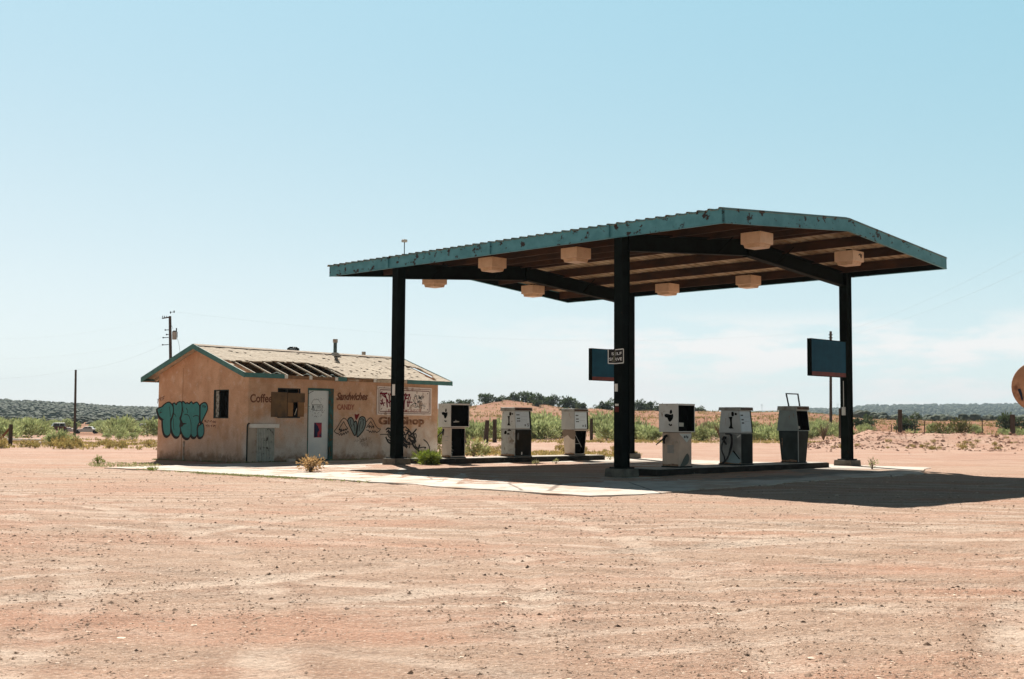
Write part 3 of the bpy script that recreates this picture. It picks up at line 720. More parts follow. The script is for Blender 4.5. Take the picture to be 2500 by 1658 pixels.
# loose lifted shingles on the worn right-hand part
m = MB()
for _ in range(110):
    x = random.uniform(3.6, 8.4) if random.random() < .8 else random.uniform(0, 8.4); y = random.uniform(.0, 2.1)
    if in_poly(x, y, hole1) or in_poly(x, y, hole2): continue
    a = random.uniform(-.5, .5); s2 = random.uniform(.03, .075); z = rooftop(y) + .014; lift = random.uniform(.004, .024)
    P = [(-s2, -s2 * .6, lift), (s2, -s2 * .6, lift * random.random()), (s2, s2 * .6, .004), (-s2, s2 * .6, .004)]
    m.add([(x + p[0] * math.cos(a) - p[1] * math.sin(a), y + p[0] * math.sin(a) + p[1] * math.cos(a), z + p[2] + KS * (p[0] * math.sin(a) + p[1] * math.cos(a))) for p in P], [(0, 1, 2, 3)])
lo_ = m.build('loose_shingles', mat('lifted_shingle', (.5, .42, .32), (.3, .22, .15), 5), shop); lo_['kind'] = 'stuff'
# trusses seen in the holes
for i in range(15):
    x = .12 + i * .6
    if x > BL - .05: break
    m = MB(); z = lambda y: rooftop(y) - .085
    m.bar((x, -OE + .03, z(-OE + .03) + .035), (x, BW / 2, z(BW / 2) + .035), .036, .045); m.bar((x, BW + OEB - .03, z(BW + OEB - .03)), (x, BW / 2 + .02, z(BW / 2 + .02)), .04, .09)
    m.bar((x, TH, PL + .04), (x, BW - TH, PL + .04), .038, .085)
    m.build('rafter', WOOD_PALE, shop)
m = MB()
for k in range(9):
    x = .35 + k * .45; y = random.uniform(.1, .5); z0 = PL + .08; r = random.uniform(.1, .22)
    m.tube([(x + r * math.cos(t * .35) * 1.3, y + .1 * math.sin(t * .7), z0 + r * .5 * math.sin(t * .35)) for t in range(10)], .012, 5)
m.build('fallen_insulation', mat('pale_blue_foil', (.45, .6, .62)), shop)
# fascia boards
FD = .136
def rake(x, y0, y1):
    m = MB(); zz = lambda y: rooftop(y) + .02
    m.hexa([(x, y0, zz(y0) - FD - .02), (x + .028, y0, zz(y0) - FD - .02), (x + .028, y1, zz(y1) - FD - .02), (x, y1, zz(y1) - FD - .02)], [(x, y0, zz(y0)), (x + .028, y0, zz(y0)), (x + .028, y1, zz(y1)), (x, y1, zz(y1))]); return m
for xx in (-OG - .03, BL + OGR + .002):
    m = rake(xx, -OE - .028, BW / 2); m2 = rake(xx, BW / 2, BW + OEB + .028); m.add(m2.v, m2.f); m.build('fascia_board', TEAL_TRIM, shop)
ze = rooftop(-OE)
def eave(xa, xb, material, name='fascia_board', dz=0., y=-OE - .028, hgt=FD, tilt=0.):
    m = MB(); m.hexa([(xa, y, ze - hgt - dz), (xb, y, ze - hgt - dz - tilt), (xb, y + .026, ze - hgt - dz - tilt), (xa, y + .026, ze - hgt - dz)], [(xa, y, ze - dz), (xb, y, ze - dz - tilt), (xb, y + .026, ze - dz - tilt), (xa, y + .026, ze - dz)]); return m.build(name, material, shop)
def fx(px): return Plane(BN - Dv * OE, Cv)(px, 920)[0]
eave(-OG, fx(693), TEAL_TRIM); eave(fx(819), fx(846), TEAL_TRIM, dz=.01); eave(fx(994), BL + OGR, TEAL_TRIM)
eave(fx(693), fx(819), WOOD, 'sub_fascia', .03, -OE + .001, .10); eave(fx(846), fx(994), WOOD, 'sub_fascia', .03, -OE + .001, .10)
eave(fx(848), fx(893), mat('rust_board', (.30, .15, .07), (.5, .4, .3), 3), 'broken_board', .05, hgt=.07, tilt=.02)
eave(fx(920), fx(957), WOOD_PALE, 'patch_board', .03, hgt=.1); eave(fx(980), fx(993), WOOD_PALE, 'patch_board', .035, hgt=.09)
for px in (697, 757, 820, 914):
    x = fx(px); MB().box(x - .06, x + .06, -OE - .045, -OE - .03, ze - .13, ze - .02).build('truss_plate', WHITE, shop)
MB().box(.0, BL, -OE, -.002, ze - FD + .02, ze - FD + .03).build('soffit', WOOD, shop)
eave_b = MB().box(-OG, BL + OGR, BW + OEB, BW + OEB + .026, rooftop(BW + OEB) - FD, rooftop(BW + OEB)).build('fascia_board', TEAL_TRIM, shop)
MB().box(-OG, 0, BW + .0, BW + OEB, rooftop(BW + OEB) - FD + .01, rooftop(BW + OEB) - FD + .022).build('soffit', WOOD, shop)
# things on the roof
def rpt(px, py): x, y = on_roof(px, py); return x, y, rooftop(y)
x, y, z = rpt(818, 868)
vp = MB().tube([(x, y, z - .1), (x, y, z + .44)], .062, 14).build('vent_pipe', mat('vent_metal', (.10, .16, .16), (.07, .10, .1), 6, rough=.5), shop)
MB().tube([(x, y, z + .44), (x, y, z + .56)], .085, 14).build('vent_cap', mat('vent_cap_metal', (.5, .47, .42), (.35, .25, .2), 9), vp)
MB().frustum((x - .16, x + .16, y - .16, y + .16), (x - .07, x + .07, y - .07, y + .07), z - .03, z + .1).build('flashing', mat('flashing_metal', (.6, .55, .47)), vp)
x, y, z = 0, BW / 2 + .25, ZR; d = Plane(BN + Dv * y, Cv)(716, 845)[0]
tv = MB().tube([(d, y, ZR - .2), (d, y, ZR - .02)], .13, 16).build('roof_turbine', DKPANEL, shop)
m = MB()
for k in range(16):
    a0 = k / 16 * 2 * math.pi; pts = [(d + math.cos(a0 + .25 * i) * rr, y + math.sin(a0 + .25 * i) * rr, ZR - .03 + zz) for i, (rr, zz) in enumerate(((.13, 0), (.185, .05), (.185, .12), (.10, .17)))]
    m.tube(pts, .022, 4)
m.tube([(d, y, ZR + .13), (d, y, ZR + .15)], .1, 14); m.build('turbine_blades', DKPANEL, tv)
d = Plane(BN + Dv * (BW / 2 + .3), Cv)(888, 860)[0]
MB().box(d - .05, d + .05, BW / 2 + .25, BW / 2 + .35, ZR - .15, ZR + .16).build('roof_stub', mat('stub_grey', (.35, .33, .3)), shop)

# gable window: frame, broken sash, void
a, b, c, d = win_g
m = MB()
for (v0, v1, z0, z1) in ((a, b, c, c + .03), (a, b, d - .03, d), (a, a + .03, c + .03, d - .03), (b - .03, b, c + .03, d - .03)): m.box(.004, .06, v0, v1, z0, z1)
wf = m.build('window', mat('window_frame', (.03, .045, .04)), shop)
vv = [Z5(x, 400)[0] for x in (1725, 1800)]
MB().box(.05, .075, min(vv), max(vv), c + .035, d - .035).build('sash', mat('flaked_sash', (.42, .41, .35), (.12, .12, .1), 14, .45, .6), wf)
MB().box(.09, .1, a + .03, min(vv), c + .03, d - .03).build('dark_void_sheet', DARK, wf)  # black sheet, the dark of the room painted into its colour
# boarded front window
a, b, c, d = win_f
m = MB()
for (v0, v1, z0, z1) in ((a, b, c, c + .04), (a, b, d - .03, d), (a, a + .03, c + .04, d - .03), (b - .03, b, c + .04, d - .03)): m.box(v0, v1, .01, .06, z0, z1)
u_ = Z6(885, 100)[0]; m.box(u_ - .015, u_ + .015, .012, .055, c + .04, d - .03)
wb = m.build('window', mat('front_window_frame', (.05, .05, .045)), shop)
MB().box(a + .03, b - .03, .10, .11, c + .04, d - .03).build('dark_void_sheet', DARK, wb)  # black sheet painted as the unlit room behind the opening
r_ = rect(Z6, 555, 142, 868, 612); MB().box(r_[0], r_[1], -.018, -.003, r_[2], r_[3]).build('plywood_sheet', PLY, wb)
r_ = rect(Z6, 876, 160, 1205, 328); MB().box(r_[0], r_[1], -.02, -.004, r_[2], r_[3]).build('plywood_sheet', PLY, wb)
m = MB()
for q in ((876, 335, 985, 460), (876, 462, 978, 600), (1072, 332, 1192, 608)):
    r_ = rect(Z6, *q); m.box(r_[0], r_[1], -.014, -.002, r_[2], r_[3])
m.build('broken_board', PLY2, wb)
m = MB(); p, q = Z6(1012, 575), Z6(1052, 450); m.bar((p[0], -.006, p[1]), (q[0], -.006, q[1]), .025, .012, (0, 1, 0)); m.build('splinter', WOOD_PALE, wb)
# door
a, b, c, d = door_h
m = MB(); m.box(a, b, .0 - .012, .14, d - .075, d); m.box(b - .17, b, -.01, .14, c, d - .075); m.box(a, a + .035, -.008, .14, c, d - .075)
m.build('door_frame', mat('door_frame_green', (.045, .12, .105), (.03, .08, .07), 5, c3=(.1, .07, .04), s3=5), shop)
DOORM = mat('pale_door', (.72, .75, .73), (.62, .68, .68), 2.5, .35, .65, .6, c3=(.36, .27, .18), s3=5, lo3=.68, hi3=.74)
sl_ = MB().box(a + .035, b - .17, .05, .09, c + .05, d - .075).build('door', DOORM, shop)
m = MB(); p = Z6(1262, 770); m.box(p[0] - .01, p[0] + .03, .03, .05, p[1] - .05, p[1] + .05); m.build('lock', DARK, sl_)
def door3(u, z, off): return Vector((u, .05 - off, z))
def ZD(x, y):
    P = Plane(BN + Dv * .05, Cv); return P(590 + x / 7.842, 940 + y / 7.842)
pr = rect(ZD, 1382, 722, 1532, 1006)
po = MB().box(pr[0], pr[1], .044, .0485, pr[2], pr[3]).build('poster', mat('poster_red', (.42, .03, .05), (.03, .025, .08), 3.2, .45, .55, .6), sl_)
pt = Paint(door3); xm, zm = (pr[0] + pr[1]) / 2, (pr[2] + pr[3]) / 2
pt.fill([(pr[0] + .005, pr[2] + .01), (xm, pr[2] + .02), (xm - .03, zm - .1), (xm + .06, zm), (xm, zm + .12), (pr[0] + .06, pr[3] - .02), (pr[0] + .005, pr[3] - .03)], .0085)
pt.m.build('poster_print', mat('poster_navy', (.015, .02, .06)), po)
pt = Paint(door3)          # the little house drawn in marker on the door
def st(lst, w_=.008): pt.stroke([ZD(*p) for p in lst], w_, .004, smoothit=False)
for l in (((1335, 350), (1372, 285), (1465, 280), (1500, 330), (1535, 375), (1340, 375), (1335, 350)), ((1350, 375), (1355, 480), (1470, 490), (1540, 480), (1535, 375)), ((1480, 395), (1515, 395), (1515, 440), (1480, 440), (1480, 395)), ((1410, 400), (1445, 400), (1440, 470))): st(l)
pt.fill([ZD(1360, 390), ZD(1378, 390), ZD(1378, 440), ZD(1355, 445)], .004)
rr = random.Random(3)
for _ in range(70):
    x, y = rr.uniform(1290, 1590), rr.uniform(400, 620)
    if abs(x - 1440) > 150 - (y - 480) * .5: continue
    st(((x, y), (x + rr.uniform(-28, 28), y + rr.uniform(-30, 8))), .007)
for _ in range(10):
    x, y = rr.uniform(1380, 1580), rr.uniform(230, 300); st(((x, y), (x + rr.uniform(-12, 12), y + rr.uniform(-14, 14))))
st(((1262, 190), (1285, 165), (1320, 140), (1375, 118)), .012)
pt.m.build('marker_drawing', BLACK, sl_)
# low ribbed panel with a pale ledge under the window
r_ = rect(Z6, 132, 748, 688, 822); lg = MB().box(r_[0], r_[1], -.09, -.002, r_[2], r_[3]).build('ledge', WHITE, shop, bevel=.006)
r_ = rect(Z6, 108, 826, 290, 1400); MB().box(r_[0], r_[1], -.03, -.002, .03, r_[3]).build('cover_board', mat('grey_board', (.52, .43, .34), (.42, .34, .27), 2, c3=(.3, .2, .13), s3=2), shop)
m = MB(); q0, q1 = Z6(298, 0)[0], Z6(640, 0)[0]; zt = Z6(400, 826)[1]; n = 11
for k in range(n):
    x0 = q0 + (q1 - q0) * k / n; wd = (q1 - q0) / n
    m.hexa([(x0 + wd * .1, -.055, .04), (x0 + wd * .55, -.055, .04), (x0 + wd * .8, -.012, .04), (x0 - wd * .1, -.012, .04)], [(x0 + wd * .1, -.055, zt), (x0 + wd * .55, -.055, zt), (x0 + wd * .8, -.012, zt), (x0 - wd * .1, -.012, zt)])
m.box(q0, q1, -.011, -.002, .04, zt)
m.build('ribbed_panel', mat('corrugated_sheet', (.52, .53, .47), (.38, .38, .33), 6, .35, .65, .5, c3=(.06, .05, .04), s3=8, lo3=.58, hi3=.66), shop)
p = Z6(92, 770); MB().tube([(p[0] + .08, -.03, p[1] + .05), (p[0] + .02, -.04, p[1] + .03), (p[0], -.04, p[1] - .05), (p[0], -.04, .0)], .022, 8).build('drain_pipe', DKPANEL, shop)
p = Z6(890, 1395); MB().box(p[0] - .13, p[0] + .13, -.2, -.06, .02, .11).build('block', CONC, shop, bevel=.01)

# painted words and graffiti
BROWN = mat('faded_brown_paint', (.13, .045, .025), (.26, .13, .07), 14, .42, .66, .9)
REDP = mat('faded_red_paint', (.30, .085, .05), (.42, .2, .12), 14, .42, .66, .9)
FAINT = mat('ghost_brown_paint', (.15, .065, .035), (.38, .2, .11), 7, .42, .66, .9)
def word(body, x0, y0, x1, y1, material, fn=Z7, name='painted_word', **k):
    a, b = fn(x0, y1), fn(x1, y0); skew = fn(x1, y1)[1] - a[1]
    return text_on(body, front3, a[0], a[1], b[0], b[1] - skew, .004, material, name, front_wall, skew=skew, **k)
word('Coffee', 160, 172, 590, 338, BROWN, Z6, bold=.028)
word('Sandwiches', 162, 222, 770, 372, BROWN, shear=.35, bold=.045)
word('CANDY', 178, 448, 515, 556, REDP, bold=.04)
word('Gift Shop', 966, 690, 1850, 880, FAINT, bold=.055)
SPRAY = mat('black_spray_paint', (.014, .013, .013), rough=.7)
TEALG = mat('teal_spray_paint', (.035, .25, .235), (.03, .20, .20), 6, .35, .65, .6)
HEARTG = mat('pale_spray_paint', (.50, .42, .36), (.42, .34, .28), 8)
HEARTT = mat('grey_teal_spray', (.17, .22, .21), (.22, .26, .24), 8)
# bubble lettering on the gable wall
SH = [[(165, 540), (300, 480), (345, 430), (430, 370), (490, 362), (545, 400), (590, 480), (600, 590), (585, 680), (545, 800), (522, 850), (520, 1180), (490, 1250), (430, 1285), (370, 1250), (330, 1150), (310, 1000), (305, 850), (295, 818), (220, 750), (180, 650)],
      [(592, 398), (640, 385), (680, 430), (720, 370), (770, 345), (822, 362), (836, 480), (832, 620), (812, 720), (775, 800), (795, 900), (775, 1000), (792, 1100), (772, 1250), (710, 1310), (640, 1290), (580, 1200), (545, 1060), (540, 900), (560, 820), (600, 700), (606, 560), (598, 470)],
      [(842, 362), (890, 352), (930, 392), (980, 375), (1040, 402), (1090, 345), (1140, 402), (1180, 380), (1240, 358), (1290, 410), (1315, 480), (1316, 720), (1302, 800), (1312, 900), (1262, 1000), (1246, 1100), (1245, 1250), (1180, 1322), (1110, 1292), (1085, 1230), (1078, 1250), (1030, 1330), (960, 1345), (880, 1290), (815, 1160), (794, 1000), (830, 900), (804, 800), (842, 650)],
      [(1340, 470), (1380, 400), (1440, 368), (1500, 390), (1535, 470), (1530, 570), (1480, 680), (1430, 780), (1390, 870), (1362, 905), (1337, 850), (1335, 700)],
      [(1360, 960), (1400, 930), (1430, 1000), (1440, 1120), (1430, 1230), (1390, 1300), (1320, 1320), (1275, 1260), (1260, 1130), (1280, 1030), (1320, 985)]]
fillp = Paint(gable3); linep = Paint(gable3); shp = Paint(gable3)
for P in SH:
    q = spline([Z5(*p) for p in P], True, 4); fillp.fill(q, .0045); linep.stroke(q, .03, .007, True, False)
    shp.stroke(spline([Z5(p[0] - 20, p[1] + 22) for p in P], True, 4), .055, .0028, True, False)
for l in ([(485, 480), (505, 560), (520, 760)], [(600, 670), (650, 700), (680, 770)], [(615, 800), (600, 950), (620, 1120)], [(905, 700), (960, 690), (1020, 730), (1060, 830), (1085, 960), (1085, 1240)], [(1140, 760), (1190, 730), (1240, 725), (1300, 745)], [(950, 520), (985, 580), (990, 660)], [(870, 480), (860, 560), (880, 640)], [(775, 800), (820, 770), (800, 740)], [(235, 560), (245, 620), (230, 640)], [(280, 540), (290, 600)], [(220, 660), (300, 625)], [(1390, 470), (1420, 450), (1410, 510)], [(1440, 450), (1480, 500)], [(1450, 510), (1490, 470)], [(780, 950), (860, 935), (960, 950)], [(790, 1010), (850, 980)], [(340, 830), (300, 818), (270, 800)]):
    linep.stroke([Z5(*p) for p in l], .018, .007)
linep.fill(spline([Z5(*p) for p in ((770, 945), (840, 880), (870, 945), (960, 950), (880, 975), (840, 1030), (770, 1010), (810, 980))], True, 3), .0075)
shp.m.build('graffiti_shadow', SPRAY, gwall); gf = fillp.m.build('graffiti_letters', TEALG, gwall); linep.m.build('graffiti_outline', SPRAY, gwall)
MAROON = mat('maroon_marker', (.10, .02, .02))
pt = Paint(gable3)
for l in ([(165, 290), (230, 255), (285, 235)], [(200, 260), (185, 330), (170, 380)], [(235, 330), (250, 265), (270, 330)], [(290, 240), (300, 310)], [(300, 230), (370, 185)], [(315, 235), (330, 290)], [(320, 260), (355, 240)], [(170, 270), (165, 400)],
          [(1445, 860), (1500, 850)], [(1450, 890), (1500, 885)], [(1465, 860), (1470, 910)], [(1520, 890), (1560, 860), (1580, 900)], [(1500, 900), (1540, 920)], [(1600, 910), (1640, 860), (1670, 910)], [(1690, 870), (1690, 920)], [(1690, 870), (1740, 900), (1700, 915)], [(1750, 870), (1755, 930)],
          [(1480, 990), (1550, 980)], [(1510, 990), (1520, 1040)], [(1540, 1030), (1575, 990), (1580, 1040)], [(1620, 1000), (1660, 990)], [(1640, 1000), (1650, 1045)], [(1690, 1040), (1700, 990), (1740, 1000), (1690, 1020)], [(1760, 980), (1755, 1060)]):
    pt.stroke([Z5(*p) for p in l], .013, .005)
pt.m.build('graffiti_tag', MAROON, gwall)
# winged heart
pt = Paint(front3); HT1 = [(555, 900), (520, 1050), (440, 910), (385, 780), (400, 720), (445, 700), (480, 730), (505, 790), (530, 770), (555, 800)]
HT2 = [(560, 1070), (570, 900), (590, 770), (620, 700), (670, 685), (715, 720), (725, 820), (700, 910), (650, 990)]
pt.fill(spline([Z7(*p) for p in HT1], True, 4), .003); pt.fill(spline([Z7(*p) for p in HT2], True, 4), .003); pt.m.build('graffiti_heart', HEARTT, front_wall)
pt = Paint(front3)
for P in (HT1, HT2): pt.stroke([Z7(*p) for p in P], .03, .006, True)
for l in ([(120, 965), (180, 890), (250, 770), (305, 715), (350, 740), (380, 780)], [(120, 965), (160, 1000), (205, 1010)], [(305, 775), (260, 850), (215, 930), (245, 950), (225, 990)], [(305, 780), (340, 850), (380, 910)], [(215, 930), (270, 925), (250, 970), (310, 930), (300, 960), (350, 915), (345, 945), (385, 905)], [(205, 1010), (225, 1040), (255, 1000), (265, 1045), (300, 995), (310, 1030), (340, 975), (355, 1010), (385, 960), (395, 990)],
          [(735, 790), (780, 730), (825, 710), (870, 760), (920, 860), (970, 915), (1010, 920)], [(1010, 920), (980, 965), (930, 985), (900, 955), (885, 990), (860, 950), (845, 990), (815, 960), (800, 985), (780, 950), (735, 940)], [(735, 900), (780, 830), (825, 775)], [(760, 890), (800, 850), (790, 900), (830, 860), (835, 905), (860, 870), (880, 910)], [(820, 770), (850, 830), (890, 890)],
          [(440, 740), (430, 800), (460, 880)], [(500, 820), (515, 900), (520, 960)], [(640, 760), (610, 850), (600, 960)], [(670, 740), (680, 830), (650, 920)], [(620, 740), (660, 725), (700, 760)], [(500, 790), (490, 850)]):
    pt.stroke([Z7(*p) for p in l], .02, .006)
pt.m.build('graffiti_outline', SPRAY, front_wall)
pt = Paint(front3); pt.fill(spline([Z7(*p) for p in ((545, 750), (515, 670), (520, 630), (555, 645), (600, 625), (598, 660))], True, 4), .005); pt.m.build('graffiti_heart', mat('dark_red_spray', (.20, .015, .015)), front_wall)
# scribbled wash under the heart
# black piece to the right of the column
pt = Paint(front3)
for l, w_ in (([(1110, 940), (1150, 905), (1200, 920)], .03), ([(1000, 1028), (1090, 1022), (1210, 1040)], .016), ([(1110, 1070), (1150, 1160), (1220, 1210)], .035), ([(1150, 940), (1190, 1000), (1200, 1060)], .05), ([(1420, 930), (1480, 880), (1540, 930), (1610, 1010)], .022), ([(1450, 890), (1420, 960), (1430, 1040)], .022), ([(1500, 900), (1560, 940), (1530, 1000), (1450, 1040)], .02), ([(1540, 960), (1500, 1030), (1480, 1100)], .03), ([(1540, 1060), (1620, 1010), (1700, 920)], .035), ([(1430, 1100), (1500, 1170), (1580, 1190)], .045), ([(1560, 1090), (1600, 1150), (1690, 1160)], .05), ([(1590, 1060), (1640, 1090), (1660, 1160), (1620, 1200)], .04), ([(1430, 1040), (1470, 1110), (1540, 1190)], .03), ([(1580, 1190), (1560, 1290)], .025), ([(1600, 1130), (1640, 1240), (1720, 1310), (1760, 1220)], .045), ([(1700, 1290), (1780, 1370), (1840, 1400), (1920, 1370), (1950, 1290), (1900, 1180), (1830, 1120)], .024), ([(1760, 1285), (1810, 1270), (1880, 1275), (1850, 1295)], .022), ([(1420, 1220), (1480, 1240), (1520, 1280)], .05), ([(1640, 1000), (1660, 1080), (1690, 1170)], .035), ([(1720, 1310), (1740, 1350), (1800, 1400)], .03)):
    pt.stroke([Z7(*p) for p in l], w_ * 1.35, .005)
for l in ([(1425, 960), (1470, 1000), (1440, 1080), (1500, 1120)], [(1510, 1000), (1560, 1050), (1520, 1140)], [(1600, 1020), (1570, 1120), (1640, 1150)], [(1440, 1180), (1520, 1220), (1600, 1210), (1650, 1260)], [(1620, 1050), (1680, 1010), (1690, 1080), (1640, 1130)], [(1120, 980), (1170, 960), (1150, 1040), (1210, 1110)], [(1130, 1120), (1190, 1140), (1215, 1180)], [(1480, 940), (1560, 970), (1600, 1040)], [(1660, 1180), (1690, 1260), (1740, 1290)], [(1430, 1140), (1470, 1200), (1530, 1260)]):
    pt.stroke([Z7(*p) for p in l], .032, .0065)
pt.m.build('graffiti_scrawl', SPRAY, front_wall)
pt = Paint(front3); rr = random.Random(5)
for _ in range(60):
    x, y = rr.uniform(540, 850), rr.uniform(1040, 1240)
    if abs((x - 700) / 160) + abs((y - 1130) / 110) > 1.15: continue
    pt.stroke([Z7(x, y), Z7(x + rr.uniform(-25, 25), y + rr.uniform(8, 40)), Z7(x + rr.uniform(-50, 20), y + rr.uniform(30, 60))], .01, .004)
pt.m.build('graffiti_scrawl', mat('grey_marker', (.14, .10, .08), (.4, .32, .26), 20, .4, .6), front_wall)

# painted signboard
tl, trr, br_, bl_ = Z7(932, 88), Z7(1978, 150), Z7(1975, 670), Z7(932, 652)
SN = empty('sign_board', BN + Cv * bl_[0] + Vector((0, 0, bl_[1])), BYAW)
tag(SN, 'white painted board covered in red and black scrawls on the shop front', 'sign')
SWD, SHT = trr[0] - bl_[0], (tl[1] - bl_[1] + trr[1] - br_[1]) / 2
MB().box(0, SWD, -.032, -.009, 0, SHT).build('board', mat('sign_white', (.82, .73, .66), (.74, .63, .56), 2.5, .35, .65, .7, c3=(.45, .33, .26), s3=4), SN)
def sign3(u, z, off): return Vector((u, -.032 - off, z))
def ZS(x, y):
    u, z = Plane(BN - Dv * .032, Cv)(800 + x / 7.839, 930 + y / 7.839); return (u - bl_[0], z - bl_[1])
pt = Paint(sign3)
for i in (.06, .12):
    P = [(i, i), (SWD - i, i), (SWD - i, SHT - i), (i, SHT - i)]
    for k in range(4): pt.stroke([P[k], P[(k + 1) % 4]], .014 if i < .1 else .02, .002, smoothit=False)
for (u, z) in ((.2, .2), (SWD - .2, .2), (.2, SHT - .2), (SWD - .2, SHT - .2)): pt.stroke([(u - .03, z - .02), (u + .02, z + .03)], .02, .002, smoothit=False)
pt.m.build('border_line', mat('sign_border', (.14, .045, .04)), SN)
a, b = ZS(1155, 600), ZS(1785, 612)
text_on('RESTROOMS INSIDE', sign3, a[0], ZS(1155, 606)[1], b[0], ZS(1155, 540)[1], .002, mat('sign_red', (.36, .12, .09), (.5, .3, .25), 14), 'lettering', SN, bold=.015, skew=ZS(1785, 608)[1] - ZS(1155, 606)[1])
pt = Paint(sign3)
for l, w_ in (([(1005, 240), (1080, 245), (1140, 235)], .04), ([(1080, 250), (1120, 330), (1140, 510)], .035), ([(1045, 270), (1110, 320)], .025), ([(1150, 240), (1180, 300), (1190, 500)], .028), ([(1195, 240), (1230, 320)], .028), ([(1015, 365), (1050, 420), (1075, 480)], .028), ([(1050, 340), (1040, 420), (1020, 460)], .028), ([(1000, 430), (1100, 420)], .022), ([(1140, 350), (1170, 420), (1230, 350)], .028), ([(1425, 270), (1460, 260), (1480, 330), (1440, 500)], .028), ([(1490, 230), (1500, 300), (1470, 400), (1460, 545)], .03), ([(1440, 260), (1530, 270)], .028), ([(1500, 290), (1570, 260), (1540, 330), (1490, 340)], .026), ([(1560, 260), (1530, 420), (1530, 500)], .024), ([(1590, 300), (1560, 420), (1540, 500)], .022), ([(1510, 405), (1620, 410)], .024), ([(1250, 240), (1280, 350), (1260, 480)], .03), ([(1330, 250), (1360, 350), (1350, 480)], .03)):
    pt.stroke([ZS(*p) for p in l], w_ * 1.25, .003)
pt.m.build('graffiti_tag', mat('maroon_spray', (.17, .008, .025)), SN)
pt = Paint(sign3)
for l in ([(1630, 350), (1650, 400), (1690, 430)], [(1590, 480), (1640, 440), (1700, 430)]): pt.stroke([ZS(*p) for p in l], .016, .003)
pt.m.build('graffiti_scrawl', SPRAY, SN)
for tx, x0, y0, x1, y1 in (('PUMP', 1655, 268, 1838, 345), ('MY', 1712, 362, 1805, 425), ('SHIT!!', 1660, 442, 1868, 515)):
    a, b = ZS(x0, y1), ZS(x1, y0); text_on(tx, sign3, a[0], a[1], b[0], b[1], .003, SPRAY, 'lettering', SN, shear=.25, bold=.004, skew=-.04, wob=.012)

